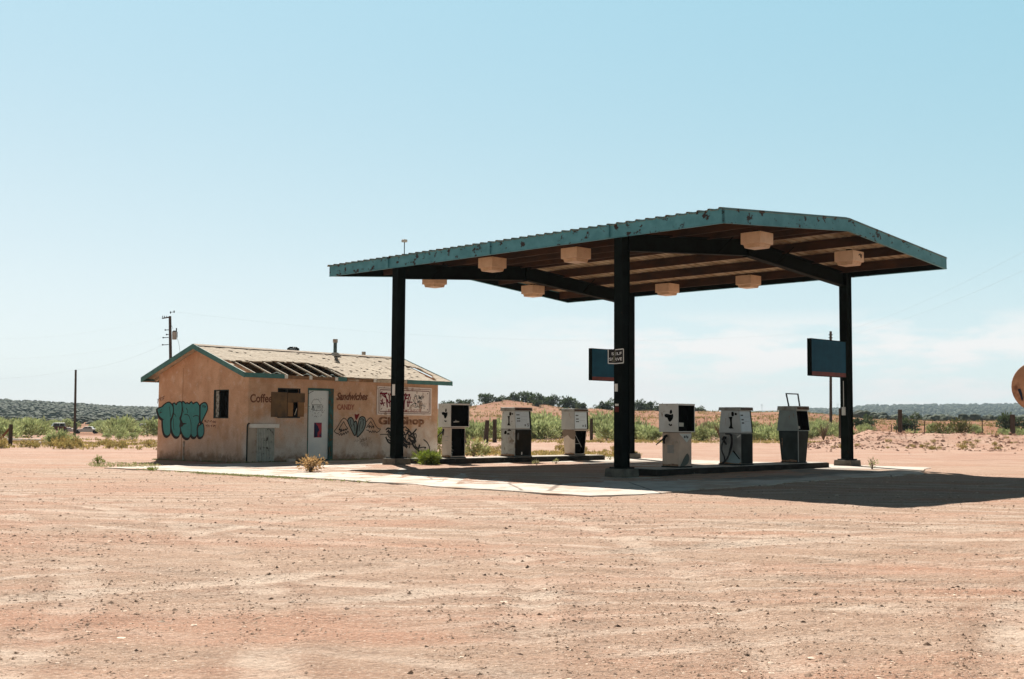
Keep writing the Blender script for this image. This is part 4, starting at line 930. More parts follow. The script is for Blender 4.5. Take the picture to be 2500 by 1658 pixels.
# ------------------------------------------------------------------ fuel pumps
def make_pump(x, y, label, low, upp, cap=None, upper='void', lower='metal', m_us=WHITE, m_ls=GALV, m_lf=GALV, holes=(), lowholes=(), number=None, extras=None):
    """low / upp = (half x, half y at the bottom, half x, half y at the top, height)"""
    z0 = cz(x, y) + .16; p = c2w(x, y, z0)
    root = empty('fuel_pump', p, ROT_C); tag(root, label, 'fuel pump', 'old fuel pumps on the islands')
    MB().box(-low[0] - .02, low[0] + .02, -low[1] - .02, low[1] + .02, -.02, .03).build('base', DKPANEL, root)
    def cabinet(name, b, z, m_side, void, vm=None):
        hx0, hy0, hx1, hy1, h = b
        f = lambda t, sx, sy: (sx * (hx0 + (hx1 - hx0) * t), sy * (hy0 + (hy1 - hy0) * t), z + h * t)
        m = MB()
        m.add([f(0, -1, -1), f(0, 1, -1), f(0, 1, 1), f(0, -1, 1), f(1, -1, -1), f(1, 1, -1), f(1, 1, 1), f(1, -1, 1)], [(3, 2, 1, 0), (4, 5, 6, 7), (1, 2, 6, 5), (2, 3, 7, 6), (3, 0, 4, 7)])
        def face(s, t, off=0.):      # the -y face, s from left (near corner) to right, t upwards
            a, b2 = Vector(f(t, -1, -1)), Vector(f(t, 1, -1)); q = a.lerp(b2, s); return q + Vector((0, -off, 0))
        def side(s, t, off=0.):      # the -x face, s from left (far corner) to right
            a, b2 = Vector(f(t, -1, 1)), Vector(f(t, -1, -1)); q = a.lerp(b2, s); return q + Vector((-off, 0, 0))
        if void:
            e = .035; ring = [(0, 0), (1, 0), (1, 1), (0, 1)]; inn = [(e, e), (1 - e, e), (1 - e, 1 - e), (e, 1 - e)]
            vs = [face(*q) for q in ring] + [face(*q) for q in inn]
            m.add(vs, [(k, (k + 1) % 4, 4 + (k + 1) % 4, 4 + k) for k in range(4)])
            o = m.build(name, m_side, root)
            c = MB(); dp = min(.22, hy1 * .8); back = [face(*q, -dp) for q in inn]
            c.add([face(*q) for q in inn] + back, [(k, (k + 1) % 4, 4 + (k + 1) % 4, 4 + k) for k in range(4)] + [(4, 5, 6, 7)])
            co = c.build('open_cavity', vm or DARK, o)
        else:
            m.add([face(0, 0), face(1, 0), face(1, 1), face(0, 1)], [(0, 1, 2, 3)]); o = m.build(name, m_side, root); co = None
        return o, face, side
    lo, lface, lside = cabinet('lower_cabinet', low, .03, m_ls, lower == 'void')
    zt = .03 + low[4]
    MB().box(-low[2] + .01, low[2] - .01, -low[3] + .01, low[3] - .01, zt, zt + .012).build('seam', DARK, root)
    up, uface, uside = cabinet('upper_cabinet', upp, zt + .012, m_us, upper == 'void')
    ztop = zt + .012 + upp[4]
    if cap:
        hx, hy, hh = cap; m = MB(); m.frustum((-hx, hx, -hy, hy), (-hx + .01, hx - .01, -hy + .01, hy - .01), ztop, ztop + hh); c_ = m.build('top_cap', mat('cap_metal', (.42, .42, .37), (.22, .2, .17), 3, .35, .65, .5), root, bevel=.008)
        MB().box(-hx + .03, hx - .05, -hy - .006, -hy + .004, ztop + .025, ztop + hh - .025).build('cap_slot', mat('cap_rust', (.12, .07, .05), (.05, .03, .02), 5), c_)
    else:
        MB().box(-upp[2] - .004, upp[2] + .004, -upp[3] - .004, upp[3] + .004, ztop, ztop + .02).build('top_lid', m_us, root)
    def decal(face, pts, material, name, parent, off=.004, sm=True):
        q = spline([tuple(p) for p in pts], True, 3) if sm else pts
        MB().add([face(s, t, off) for s, t in q], [tuple(range(len(q)))]).build(name, material, parent)
    for P in holes: decal(uside, P, DARK, 'torn_hole', up)
    for P in lowholes: decal(lside, P, DARK, 'torn_hole', lo)
    if upper == 'panel':
        def slab(face, a, b2, c, d, th, material, name, parent):
            m = MB(); pp = [(a, c), (b2, c), (b2, d), (a, d)]
            m.add([face(s, t, -.002) for s, t in pp] + [face(s, t, th) for s, t in pp], [(0, 1, 2, 3), (7, 6, 5, 4), (0, 4, 5, 1), (1, 5, 6, 2), (2, 6, 7, 3), (3, 7, 4, 0)]); return m.build(name, material, parent)
        sl2 = slab(uface, .05, .88, .06, .97, .014, PANELBLUE if m_us is not WHITE or True else m_us, 'display_panel', up)
        f2 = lambda s, t, off=0.: uface(.05 + .83 * s, .06 + .91 * t, .014 + off)
        for t, s0, s1 in ((.80, .06, .30), (.58, .09, .31), (.42, .09, .33)):
            for k in range(2):
                a = s0 + (s1 - s0) * k / 2; decal(f2, [(a, t - .03), (a + .1, t - .03), (a + .1, t + .03), (a, t + .03)], DARK, 'read_out', sl2, .003, False)
        for t in (.71, .49): decal(f2, [(.38, t), (.85, t), (.85, t + .012), (.38, t + .012)], mat('panel_line', (.3, .34, .35)), 'panel_line', sl2, .003, False)
        slab(uface, .90, .985, .0, 1., .012, DKPANEL, 'dark_edge', up)
        if number:
            decal(f2, [(.62, .1), (.72, .1), (.72, .22), (.62, .22)], mat('smudge', (.16, .18, .18)), 'sticker', sl2, .003, False)
            w0, w1_ = .82, .93
            text_on(number, lambda u, z, off: f2(u, z, off), w0, .08, w1_, .27, .004, BLACK, 'number', sl2, bold=.02)
    if lower == 'dark':
        P = [(.02, .01), (.98, .01), (.98, .98), (.02, .98)]
        m = MB(); m.add([lface(s, t, -.001) for s, t in P] + [lface(s, t, .012) for s, t in P], [(0, 1, 2, 3), (7, 6, 5, 4), (0, 4, 5, 1), (1, 5, 6, 2), (2, 6, 7, 3), (3, 7, 4, 0)]); m.build('front_panel', m_lf, lo)
    rs_ = random.Random(int(x * 100 + y * 7)); RUN = mat('rust_run', (.26, .13, .07), (.36, .24, .16), 20, .4, .6)
    for k in range(4):
        s0 = rs_.uniform(.08, .9); t0 = rs_.uniform(.6, .98); ln = rs_.uniform(.10, .32); w_ = rs_.uniform(.006, .02)
        decal(uside if k % 2 else lside, [(s0 - w_, t0), (s0 + w_, t0), (s0 + w_ * .4, t0 - ln), (s0 - w_ * .3, t0 - ln * .8)], RUN, 'rust_run', up if k % 2 else lo, .0025, False)
    decal(lside, [(.02, .0), (.98, .0), (.98, .05), (.6, .075), (.3, .045), (.02, .06)], RUN, 'rust_foot', lo, .0025, False)
    if extras: extras(root, lo, up, lface, lside, uface, uside, decal, zt, ztop)
    return root
BLOT = [[(.30, .62), (.42, .66), (.62, .63), (.75, .65), (.74, .50), (.62, .38), (.52, .40), (.45, .52), (.36, .53)], [(.58, .68), (.64, .66), (.70, .70), (.68, .80), (.60, .79)], [(.52, .27), (.60, .22), (.70, .24), (.66, .30), (.60, .26), (.56, .31)]]
SLOT = [[(.45, .20), (.70, .20), (.62, .28), (.62, .66), (.68, .72), (.44, .70), (.50, .62), (.52, .34)], [(.60, .76), (.72, .76), (.72, .92), (.60, .93)], [(.78, .80), (.88, .80), (.88, .88), (.78, .88)]]
def nozzle(root, side_x, y, z, sgn=1):
    m = MB(); m.tube([(side_x - .02, y, z + .08), (side_x - .07, y + .02, z + .06), (side_x - .10, y + .04, z - .04), (side_x - .06, y + .05, z - .12)], [.035, .04, .03, .022], 8)
    m.tube([(side_x - .08, y + .03, z + .03), (side_x - .12, y + .18, z - .10), (side_x - .12, y + .27, z - .16)], [.022, .016, .012], 7); m.build('nozzle', BLACK, root)
def ex1(root, lo, up, lf, ls, uf, us, decal, zt, ztop):
    nozzle(root, -.27, .1, .72)
    m = MB()      # hanging flap and broken strip on the far side
    m.hexa([(.27, -.1, .60), (.50, -.02, .30), (.53, -.02, .31), (.31, -.1, .62)], [(.27, -.08, .86), (.33, .0, .86), (.35, .0, .84), (.31, -.08, .82)]); m.build('bent_flap', RUSTY, root)
    MB().bar((.27, -.12, .55), (.43, -.1, .30), .04, .012).build('loose_strip', BLACK, root)
    decal(lf, [(.03, .97), (.97, .97), (.97, .88), (.62, .70), (.45, .78), (.18, .90)], mat('white_flake', (.72, .72, .66)), 'paint_flake', lo, .004, False)
    for c in ((.55, .88), (.68, .86), (.42, .87)): decal(lf, [(c[0] - .04, c[1] - .03), (c[0] + .05, c[1] - .02), (c[0] + .03, c[1] + .04), (c[0] - .02, c[1] + .03)], DARK, 'torn_hole', lo, .006)
    decal(lf, [(.12, .0), (.45, .0), (.75, .10), (.82, .26), (.66, .38), (.40, .24), (.20, .08)], mat('dark_stain', (.13, .14, .12)), 'stain', lo, .004)
    for k in range(7):
        t = .60 - .035 * k; decal(ls, [(.30, t), (.70, t - .004), (.70, t + .016), (.32, t + .02)], mat('grey_print', (.30, .30, .28)), 'faded_print', lo, .003, False)
    decal(uf, [(.24, .20), (.52, .20), (.52, .34), (.24, .35)], mat('paper_tag', (.62, .58, .48)), 'paper_tag', up, -.10, False)
def ex2(root, lo, up, lf, ls, uf, us, decal, zt, ztop):
    m = MB()
    def hose(pts, r=.02): m.tube(spline([tuple(p) for p in pts], False, 6), r, 7)
    q = lambda s, t, o: tuple(ls(s, t, o))
    hose([q(.28, .97, .0), q(.50, .97, .05), q(.62, .92, .09), q(.66, .74, .10), q(.58, .45, .10), q(.50, .25, .09), q(.36, .10, .08), q(.22, .01, .07), q(.16, -.07, .10)])
    hose([q(.45, .96, .0), q(.60, .96, .06), q(.70, .86, .11), q(.70, .60, .12), q(.62, .40, .12), q(.55, .28, .1)], .017)
    hose([q(.24, .74, .05), q(.18, .60, .07), q(.20, .40, .08), q(.30, .22, .08), q(.30, .08, .08), q(.20, .0, .09)])
    m.build('hose', BLACK, root)
    n = MB(); n.tube([q(.27, .86, .02), q(.26, .80, .09), q(.32, .74, .10), q(.38, .62, .06)], [.05, .045, .03, .02], 8); n.build('nozzle', BLACK, root)
    decal(ls, [(.34, .05), (.92, .02), (.92, .22), (.66, .40), (.50, .28), (.40, .12)], mat('blue_grey_paint', (.30, .38, .38)), 'paint_flake', lo, .003)
    decal(ls, [(.62, .40), (.92, .14), (.95, .17), (.66, .44)], DARK, 'scratch', lo, .005, False)
    decal(ls, [(.80, .88), (.98, .97), (.98, .92), (.86, .85)], WHITE, 'bent_edge', lo, .006, False)
def ex3(root, lo, up, lf, ls, uf, us, decal, zt, ztop):
    zc = ztop + .11; a, b = (-.28, -.03, zc), (.30, -.03, zc); a2, b2 = (-.27, .06, zc + .37), (.35, .06, zc + .37)
    m = MB()
    for p, q in ((a, a2), (b, b2)): m.bar(p, q, .035, .03, (0, 1, 0))
    m.bar((a2[0] - .015, a2[1], a2[2]), (b2[0] + .015, b2[1], b2[2]), .03, .032); m.bar(a, b, .028, .028); m.build('open_lid_frame', BLACK, root)
    decal(uf, [(.15, .12), (.44, .10), (.44, .22), (.30, .24), (.2, .30)], mat('paper_scrap', (.5, .5, .44)), 'paper_scrap', up, -.10, False)
    MB().tube([(.36, .1, zt - .02), (.37, .1, zt - .30), (.33, .1, zt - .32)], .012, 6).build('loose_pipe', BLACK, root)
    MB().box(-low3[2] - .012, -low3[2] + .008, -low3[3] - .012, -low3[3] + .008, .03, zt).build('corner_trim', mat('trim_grey', (.35, .37, .35)), root)
def ex4(root, lo, up, lf, ls, uf, us, decal, zt, ztop):
    nozzle(root, -.21, .12, .80)
    m = MB()
    for k in range(26):
        s_, t = random.uniform(.05, .3), random.uniform(.02, .62)
        if t > .5 and random.random() < .5: continue
        p = Vector(lf(s_, t, -.12)); r = random.uniform(.012, .035); m.add([p + Vector((random.uniform(-r, r), random.uniform(-.04, .04), random.uniform(-r, r) * 1.6)) for _ in range(4)], [(0, 1, 2), (0, 2, 3), (0, 1, 3), (1, 2, 3)])
    m.build('torn_scraps', mat('scrap_white', (.75, .72, .62)), lo)['kind'] = 'stuff'
    decal(uf, [(.28, .20), (.58, .22), (.58, .26), (.42, .28), (.40, .34), (.38, .27), (.28, .25)], mat('scrap_grey', (.5, .48, .4)), 'paper_scrap', up, -.10, False)
    MB().bar((.30, -.15, .72), (.42, -.1, .45), .035, .02).build('loose_strip', BLACK, root)
    for t in (.68, .55): decal(ls, [(.3, t), (.7, t), (.7, t + .015), (.3, t + .015)], mat('faint_print', (.35, .33, .3)), 'faded_print', lo, .003, False)
def ex5(root, lo, up, lf, ls, uf, us, decal, zt, ztop):
    decal(lf, [(.36, .04), (.42, .04), (.43, .14), (.37, .15)], WHITE, 'paper_scrap', lo, .016, False)
    decal(lf, [(.1, .65), (.2, .6), (.22, .85), (.14, .85)], mat('dull_streak', (.12, .12, .11)), 'streak', lo, .015)
def ex6(root, lo, up, lf, ls, uf, us, decal, zt, ztop):
    decal(ls, [(0, .98), (1, .98), (1, .62), (.62, .66), (.4, .78), (.1, .70), (.0, .74)], mat('brown_stain', (.20, .15, .11)), 'stain', lo, .003)
    m = MB(); m.bar(tuple(lf(.05, .9, -.05)), tuple(lf(.75, .3, -.05)), .012, .01); m.bar(tuple(lf(.05, .44, -.05)), tuple(lf(.5, .44, -.05)), .012, .01); m.build('inner_braces', GREYP, lo)
low3 = (.228, .26, .275, .325, .87)
CREAM = mat('warm_galvanised', (.60, .46, .35), (.46, .36, .28), 2.4, .35, .65, .5, metal=.35, c3=(.30, .25, .19), s3=3, lo3=.58, hi3=.7)
CREAM2 = mat('cream_side', (.62, .52, .43), (.52, .42, .34), 4, .35, .65, .6)
make_pump(2.19, 0, 'silver pump with black hollow head and torn skin, closest to the near column', (.265, .26, .265, .265, .85), (.355, .305, .355, .305, .705), None, 'void', 'metal', WHITE, CREAM, CREAM, BLOT, (), None, ex1)
make_pump(4.81, 0, 'grey pump with black hoses looped down its side and a pale display', (.27, .35, .27, .35, .82), (.285, .355, .285, .285, .60), (.31, .36, .09), 'panel', 'dark', GREYP, mat('grey_side_metal', (.34, .34, .31), (.24, .24, .22), 3, metal=.2, rough=.5), DKPANEL, SLOT, (), None, ex2)
make_pump(7.68, 0, 'narrow-waisted dark grey pump with an open lid frame standing on top', low3, (.305, .355, .305, .28, .59), (.34, .33, .12), 'void', 'dark', mat('slate_paint', (.30, .35, .33), (.26, .30, .28), 4), mat('slate_dark', (.05, .065, .06), (.035, .045, .04), 3), DKPANEL, (), (), None, ex3)
make_pump(2.25, CA, 'gutted pump with black hollow head and open lower half beside the shop', (.29, .21, .29, .21, .90), (.395, .28, .395, .28, .70), None, 'void', 'void', WHITE, CREAM2, CREAM2, BLOT, (), None, ex4)
make_pump(4.98, CA, 'weathered grey pump bearing the number 5 on its display', (.375, .315, .375, .315, .85), (.38, .32, .37, .27, .57), (.42, .33, .12), 'panel', 'dark', GREYP, mat('grey_side_paint', (.40, .41, .38), (.32, .32, .3), 4, c3=(.2, .17, .14), s3=5), mat('brown_black_panel', (.024, .019, .012), (.013, .013, .011), 2, spec=.06), SLOT, [[(.22, .82), (.38, .82), (.40, .92), (.30, .94), (.24, .90)], [(.45, .94), (.72, .94), (.66, .985), (.54, .985)], [(.44, .80), (.60, .80), (.60, .84), (.46, .85)]], '5', ex5)
make_pump(7.79, CA, 'plain grey pump with the number 6 and a tan tapering base', (.248, .225, .305, .275, .83), (.355, .30, .355, .28, .60), (.37, .30, .10), 'panel', 'void', mat('light_grey_paint', (.44, .44, .41), (.40, .40, .38), 4), CREAM2, CREAM2, (), (), '6', ex6)

# ------------------------------------------------------------------ signs on the canopy columns
NAVY = mat('blue_sign_panel', (.007, .070, .115), (.005, .055, .095), 3, rough=.6, spec=.12); SIGNRED = mat('red_sign_band', (.16, .025, .015), (.10, .02, .015), 6, rough=.5)
def blue_sign(x0, x1, y, z0, z1, label):
    r = empty('hanging_sign', c2w(x0, y, z0), ROT_C); tag(r, label, 'sign', 'blue signs on the columns'); L_ = x1 - x0; h = z1 - z0
    MB().box(.03, L_ - .03, 0, .12, .13, h - .02).build('blue_panel', NAVY, r)
    MB().box(.03, L_ - .03, -.002, .122, .012, .13).build('red_band', SIGNRED, r)
    m = MB(); m.box(0, .03, -.008, .128, 0, h); m.box(L_ - .03, L_, -.008, .128, 0, h); m.box(.03, L_ - .03, -.008, .128, h - .02, h); m.box(.03, L_ - .03, -.008, .128, 0, .012); m.build('frame', STEEL_DARK, r)
    MB().box(L_ - .35, L_ - .05, .128, .16, h - .2, h - .12).build('mount_bracket', STEEL_DARK, r)
PR_ = Plane(c2w(CB, -.30), Bv); a = PR_(1979.6, 825.5); b = PR_(2066.7, 919)
blue_sign(CB + a[0], CB + b[0], -.30, PR_(1980, 917)[1], a[1], 'blue square sign with a red bottom edge, hanging on the right-hand column')
PF_ = Plane(c2w(CB, CA - .30), Bv); a = PF_(1444, 850); b = PF_(1534, 930)
blue_sign(CB + a[0], CB + b[0], CA - .30, PF_(1444, 928.5)[1], a[1], 'blue square sign with a red bottom edge, half hidden behind the near column')
# SELF SERVE plate on the near column, creased where it leaves the steel
PS_ = Plane(c2w(-.16, 0), Av)
ss = empty('self_serve_sign', c2w(-.16, 0), ROT_C); tag(ss, 'small black sign reading SELF SERVE, creased round the near column', 'sign')
P0, P1, P2 = PS_(1487.3, 870), PS_(1503, 870), PS_(1524, 870); zt_, zb_ = PS_(1503, 852.8)[1], PS_(1503, 889)[1]
def ss3(u, z, off):
    bend = max(0, u - P1[0]); return Vector((-.012 - off - .18 * bend, u, z + .04 * abs(u - P1[0])))
m = MB(); uu = [P2[0], P1[0], P0[0]]
for k in range(2):
    u0, u1 = uu[k], uu[k + 1]
    m.add([ss3(u0, zb_, 0), ss3(u1, zb_, 0), ss3(u1, zt_, 0), ss3(u0, zt_, 0), ss3(u0, zb_, -.006), ss3(u1, zb_, -.006), ss3(u1, zt_, -.006), ss3(u0, zt_, -.006)], [(0, 1, 2, 3), (7, 6, 5, 4), (0, 4, 5, 1), (2, 6, 7, 3), (0, 3, 7, 4), (1, 5, 6, 2)])
m.build('plate', BLACK, ss)
WHT = mat('white_lettering', (.8, .8, .76), rough=.6)
def PSz(x, y): return PS_(1420 + x / 12.06, 830 + y / 12.06)
for tx, x0, y0, x1, y1 in (('SELF', 905, 362, 1190, 455), ('SERVE', 848, 520, 1200, 622)):
    a, b = PSz(x0, y1), PSz(x1, y0); text_on(tx, ss3, a[0], a[1], b[0], b[1], .003, WHT, 'lettering', ss, bold=.008)
pt = Paint(ss3)
e_ = .012
for l in ([(P0[0] - e_, zb_ + e_), (P0[0] - e_, zt_ - e_)], [(P0[0] - e_, zb_ + e_), (P1[0], zb_ + e_)], [(P1[0], zb_ + e_), (P2[0] + e_, zb_ + e_)], [(P2[0] + e_, zb_ + e_), (P2[0] + e_, zt_ - e_)], [(P2[0] + e_, zt_ - e_), (P1[0], zt_ - e_)]): pt.stroke(l, .016, .003, smoothit=False)
pt.m.build('border', WHT, ss)
pt = Paint(ss3); pt.fill([PSz(985, 300), PSz(1025, 330), PSz(1005, 470), PSz(1015, 660), PSz(905, 665), PSz(950, 480), PSz(975, 380)], .005); pt.m.build('worn_patch', mat('worn_olive', (.10, .10, .075)), ss)

# ------------------------------------------------------------------ plants
LEAF_G = leaf_mat('rabbitbrush_leaf', (.37, .40, .19), (.26, .31, .13))
LEAF_Y = leaf_mat('yellow_weed_leaf', (.40, .29, .10), (.30, .27, .10))
LEAF_J = leaf_mat('juniper_leaf', (.055, .082, .036), (.08, .105, .046))
LEAF_O = leaf_mat('olive_bush_leaf', (.085, .09, .03), (.12, .11, .04))
LEAF_B = leaf_mat('bright_green_leaf', (.16, .22, .03), (.22, .26, .05))
LEAF_D = leaf_mat('dry_tumbleweed', (.62, .42, .20), (.52, .33, .14))
LEAF_P = leaf_mat('pale_leaf', (.40, .40, .20), (.22, .25, .09))
BARK = mat('bark', (.13, .09, .065), (.08, .055, .04), 8, bump=.4)
TWIG = mat('dry_twig', (.22, .15, .09), (.15, .1, .06), 8)
def leaf_quad(m, p, d, l, wd, tone, rr):
    d = d.normalized(); s = d.cross(Vector((rr.uniform(-1, 1), rr.uniform(-1, 1), rr.uniform(-1, 1)))); s = s.normalized() if s.length > 1e-4 else d.orthogonal()
    t = (tone * rr.uniform(.75, 1.3),) * 3
    m.add([p - d * l * .1, p + s * wd / 2 + d * l * .4, p + d * l, p - s * wd / 2 + d * l * .4], [(0, 1, 2, 3)], t)
def bush_mesh(rr, rx, rz, n, l, wd, clumps=9, up=.6, low=.0):
    """leaf faces gathered in clumps through a dome"""
    m = MB(); cs = []
    for _ in range(clumps):
        a = rr.uniform(0, 2 * math.pi); q = rr.random() ** .6 * rx * .72; h = rr.uniform(.25, .85) * rz * (1 - .45 * (q / rx) ** 2)
        cs.append((Vector((q * math.cos(a), q * math.sin(a), h + low)), rr.uniform(.28, .5) * rx, rr.uniform(.75, 1.25)))
    for _ in range(n):
        c, r, tone = rr.choice(cs); v = Vector((rr.gauss(0, 1), rr.gauss(0, 1), rr.gauss(0, .8))).normalized() * r * rr.random() ** .4
        p = c + Vector((v.x, v.y, v.z * rz / rx * .9))
        if p.z < .02: p.z = rr.uniform(.02, .2) * rz
        leaf_quad(m, p, v.normalized() * .7 + Vector((0, 0, up)), l * rr.uniform(.6, 1.3), wd * rr.uniform(.7, 1.2), tone, rr)
    return m
def stems(rr, n, rx, rz, r=.01):
    m = MB()
    for _ in range(n):
        a = rr.uniform(0, 6.28); q = rr.uniform(.2, .8) * rx
        m.tube([(0, 0, -.05), (q * .4 * math.cos(a), q * .4 * math.sin(a), rz * .4), (q * math.cos(a), q * math.sin(a), rz * rr.uniform(.6, .95))], [r, r * .7, r * .35], 4)
    return m
def proto_bush(name, rr, leafm, rx, rz, n, l, wd, ns=7, **k):
    r = empty(name, (0, 0, -500)); bush_mesh(rr, rx, rz, n, l, wd, **k).build('foliage', leafm, r); stems(rr, ns, rx, rz).build('stems', TWIG, r); return r
def put(proto, first, loc, rz, s, label, cat, group=None):
    o = proto if first else copy_tree(proto)
    o.location = loc; o.rotation_euler = (0, 0, rz); o.scale = (s, s, s * random.uniform(.85, 1.15)); tag(o, label, cat, group); return o
class Kind:
    def __init__(s, protos): s.p = protos; s.used = [False] * len(protos)
    def place(s, loc, sc_, label, cat, group=None, i=None):
        i = random.randrange(len(s.p)) if i is None else i; f = not s.used[i]; s.used[i] = True
        return put(s.p[i], f, loc, random.uniform(0, 6.28), sc_, label, cat, group)
rr = random.Random(11)
green = Kind([proto_bush('green_shrub', rr, LEAF_G, rr.uniform(1.0, 1.3), rr.uniform(1.1, 1.4), 620, .30, .10, clumps=12) for _ in range(5)])
yellow = Kind([proto_bush('yellow_weed', rr, LEAF_Y, .5, .42, 260, .14, .05, clumps=7) for _ in range(3)])
darkb = Kind([proto_bush('dark_bush', rr, LEAF_O, 1.2, 1.4, 700, .24, .08, clumps=12) for _ in range(2)])
# belt of green shrubs behind the road, right of the shop
cnt = 0
for k in range(275):
    px = random.uniform(1075, 2075); Y = random.choice((random.uniform(84, 98), random.uniform(96, 128)))
    if px > 1900: Y = random.uniform(92, 125)
    if mnoise.noise((px * .006, Y * .12, 3)) < -.22: continue
    if px > 1560 and random.random() < .35: continue
    p = ground_at(px, Y); green.place(p, random.uniform(.6, 1.15) * (1.0 if Y < 105 else 1.2) * (.72 if px > 1560 else 1), 'bushy green shrub in the dense belt between the dirt road and the red hill', 'shrub', 'green shrubs behind the pumps')
for k in range(130):
    px = random.uniform(-60, 400); Y = random.uniform(98, 270)
    if (105 < px < 262 or 335 < px < 385) and Y < 214: continue
    p = ground_at(px, Y); green.place(p, random.uniform(.7, 1.25) * (1 if Y < 150 else 1.35), 'bushy green shrub in the thicket left of the shop, around the junked vehicles', 'shrub', 'green shrubs left of the shop')
for k in range(22):
    green.place(ground_at(random.uniform(-700, -60), random.uniform(84, 200)), random.uniform(.7, 1.2), 'bushy green shrub in the thicket left of the shop, around the junked vehicles', 'shrub', 'green shrubs left of the shop')
for px, Y, s in ((150, 64, .5), (168, 65, .42), (122, 64, .45), (290, 78, .3), (262, 80, .3), (30, 82, .8), (70, 84, .85), (5, 80, .9), (95, 88, .8), (320, 80, .4), (300, 90, .6)):
    green.place(ground_at(px, Y), s, 'grey-green shrub at the edge of the gravel lot, left of the shop', 'shrub', 'shrubs along the edge of the lot')
for k in range(40):
    px = random.uniform(2040, 2560); Y = random.uniform(92, 150)
    if 2130 < px < 2270 and random.random() < .6: continue
    green.place(ground_at(px, Y), random.uniform(.35, .7), 'low green shrub behind the bulldozed dirt bank on the right', 'shrub', 'low shrubs behind the dirt bank')
# yellow weeds along the far edge of the lot
for k in range(60):
    side = random.random() < .5
    px = random.uniform(-20, 385) if side else random.uniform(1085, 1520); Y = random.uniform(52, 64) if side else random.uniform(47, 55) if random.random() < .65 else random.uniform(72, 82)
    yellow.place(ground_at(px, Y), random.uniform(.35, .8) * (1.1 if side else .8), 'clump of yellow-green weeds at the far edge of the gravel, left of the shop' if side else 'clump of yellow-green weeds beside the dirt road behind the pumps', 'weed', 'yellow weeds left of the shop' if side else 'yellow weeds behind the pumps')
for k in range(26):
    p = ground_at(random.uniform(2000, 2490), random.uniform(62, 69)); yellow.place(p, random.uniform(.15, .42), 'tiny dry weed clump on the slope of the red dirt bank', 'weed', 'weeds on the dirt bank')
for px, Y, s, lab in ((2349, 63.5, .75, 'round olive weed on the foot of the dirt bank, largest of those there'), (2285, 62.5, .5, 'small dry weed on the dirt bank, left of the round olive one'), (2437, 63, .5, 'small weed on the dirt bank, under the raised rusty tank')): yellow.place(ground_at(px, Y), s, lab, 'weed')
darkb.place(ground_at(2300, 94), 1.0, 'dark olive bush behind the dirt bank, left half of the widest bush', 'bush'); darkb.place(ground_at(2345, 96), 1.1, 'dark olive bush behind the dirt bank, right half of the widest bush', 'bush')
darkb.place(ground_at(1115, 140), 1.0, 'dark bush peeking over the gutted pump beside the shop', 'bush')

def tree(rr, label, loc, h, n=900, group=None, proto=None):
    r = empty('juniper_tree', (0, 0, -500)); m = MB(); cs = []
    for _ in range(16):
        a = rr.uniform(0, 6.28); q = rr.random() ** .6 * .95; cs.append((Vector((q * 1.25 * math.cos(a), q * 1.25 * math.sin(a), rr.uniform(.3, 1.5) - .2 * q)), rr.uniform(.35, .6), rr.uniform(.7, 1.35)))
    for _ in range(n):
        c, R_, tone = rr.choice(cs); v = Vector((rr.gauss(0, 1), rr.gauss(0, 1), rr.gauss(0, 1))).normalized() * R_ * rr.random() ** .4
        leaf_quad(m, c + v, v.normalized() + Vector((0, 0, .4)), .30 * rr.uniform(.7, 1.3), .17, tone, rr)
    m.build('crown', LEAF_J, r); t = MB(); t.tube([(0, 0, -.3), (.05, 0, .3), (0, .05, .8), (.05, .1, 1.3)], [.16, .13, .10, .04], 7)
    for a in (0, 2.1, 4.2): t.tube([(.02, 0, .3), (.3 * math.cos(a), .3 * math.sin(a), .7), (.6 * math.cos(a), .6 * math.sin(a), 1.2)], [.08, .06, .02], 5)
    t.build('trunk', BARK, r); return r
rr = random.Random(21)
jun = Kind([tree(rr, '', None, 1) for _ in range(5)])
HILLT = [(1096, 300, 1.5), (1132, 285, 1.7), (1186, 300, 2.0), (1216, 298, 1.7), (1258, 300, 1.7), (1284, 304, 2.1), (1306, 300, 2.2), (1330, 310, 1.9), (1346, 300, 1.8), (1368, 290, 2.2), (1382, 300, 1.9), (1404, 298, 1.7), (1420, 290, 1.6), (1442, 302, 1.9), (1462, 305, 1.5), (1480, 300, 1.8), (1500, 300, 2.0), (1562, 300, 1.9), (1582, 305, 1.7), (1600, 300, 1.6), (1612, 298, 1.5), (1704, 330, 1.4), (1378, 268, 1.5), (1311, 272, 1.3), (1716, 335, 1.0), (1238, 310, 1.3), (1545, 304, 1.6)]
for px, Y, s in HILLT:
    if px in (1442, 1500, 1600, 1545, 1368): continue
    p = ground_at(px, Y); p.z -= .2; jun.place(p, s * random.uniform(.6, .88), 'dark round juniper in the row along the crest of the red hill', 'tree', 'junipers on the red hill')
for px, Y, s, lab in ((2105, 150, 1.1, 'dark bushy juniper just right of the right-hand canopy column'), (2212, 150, 1.15, 'dark round juniper behind the tall stump post on the right'), (2466, 140, 1.1, 'dark juniper behind the dirt bank, beside the raised tank'), (388, 420, 1.8, 'dark tree just past the left corner of the shop')):
    jun.place(ground_at(px, Y), s, lab, 'tree')

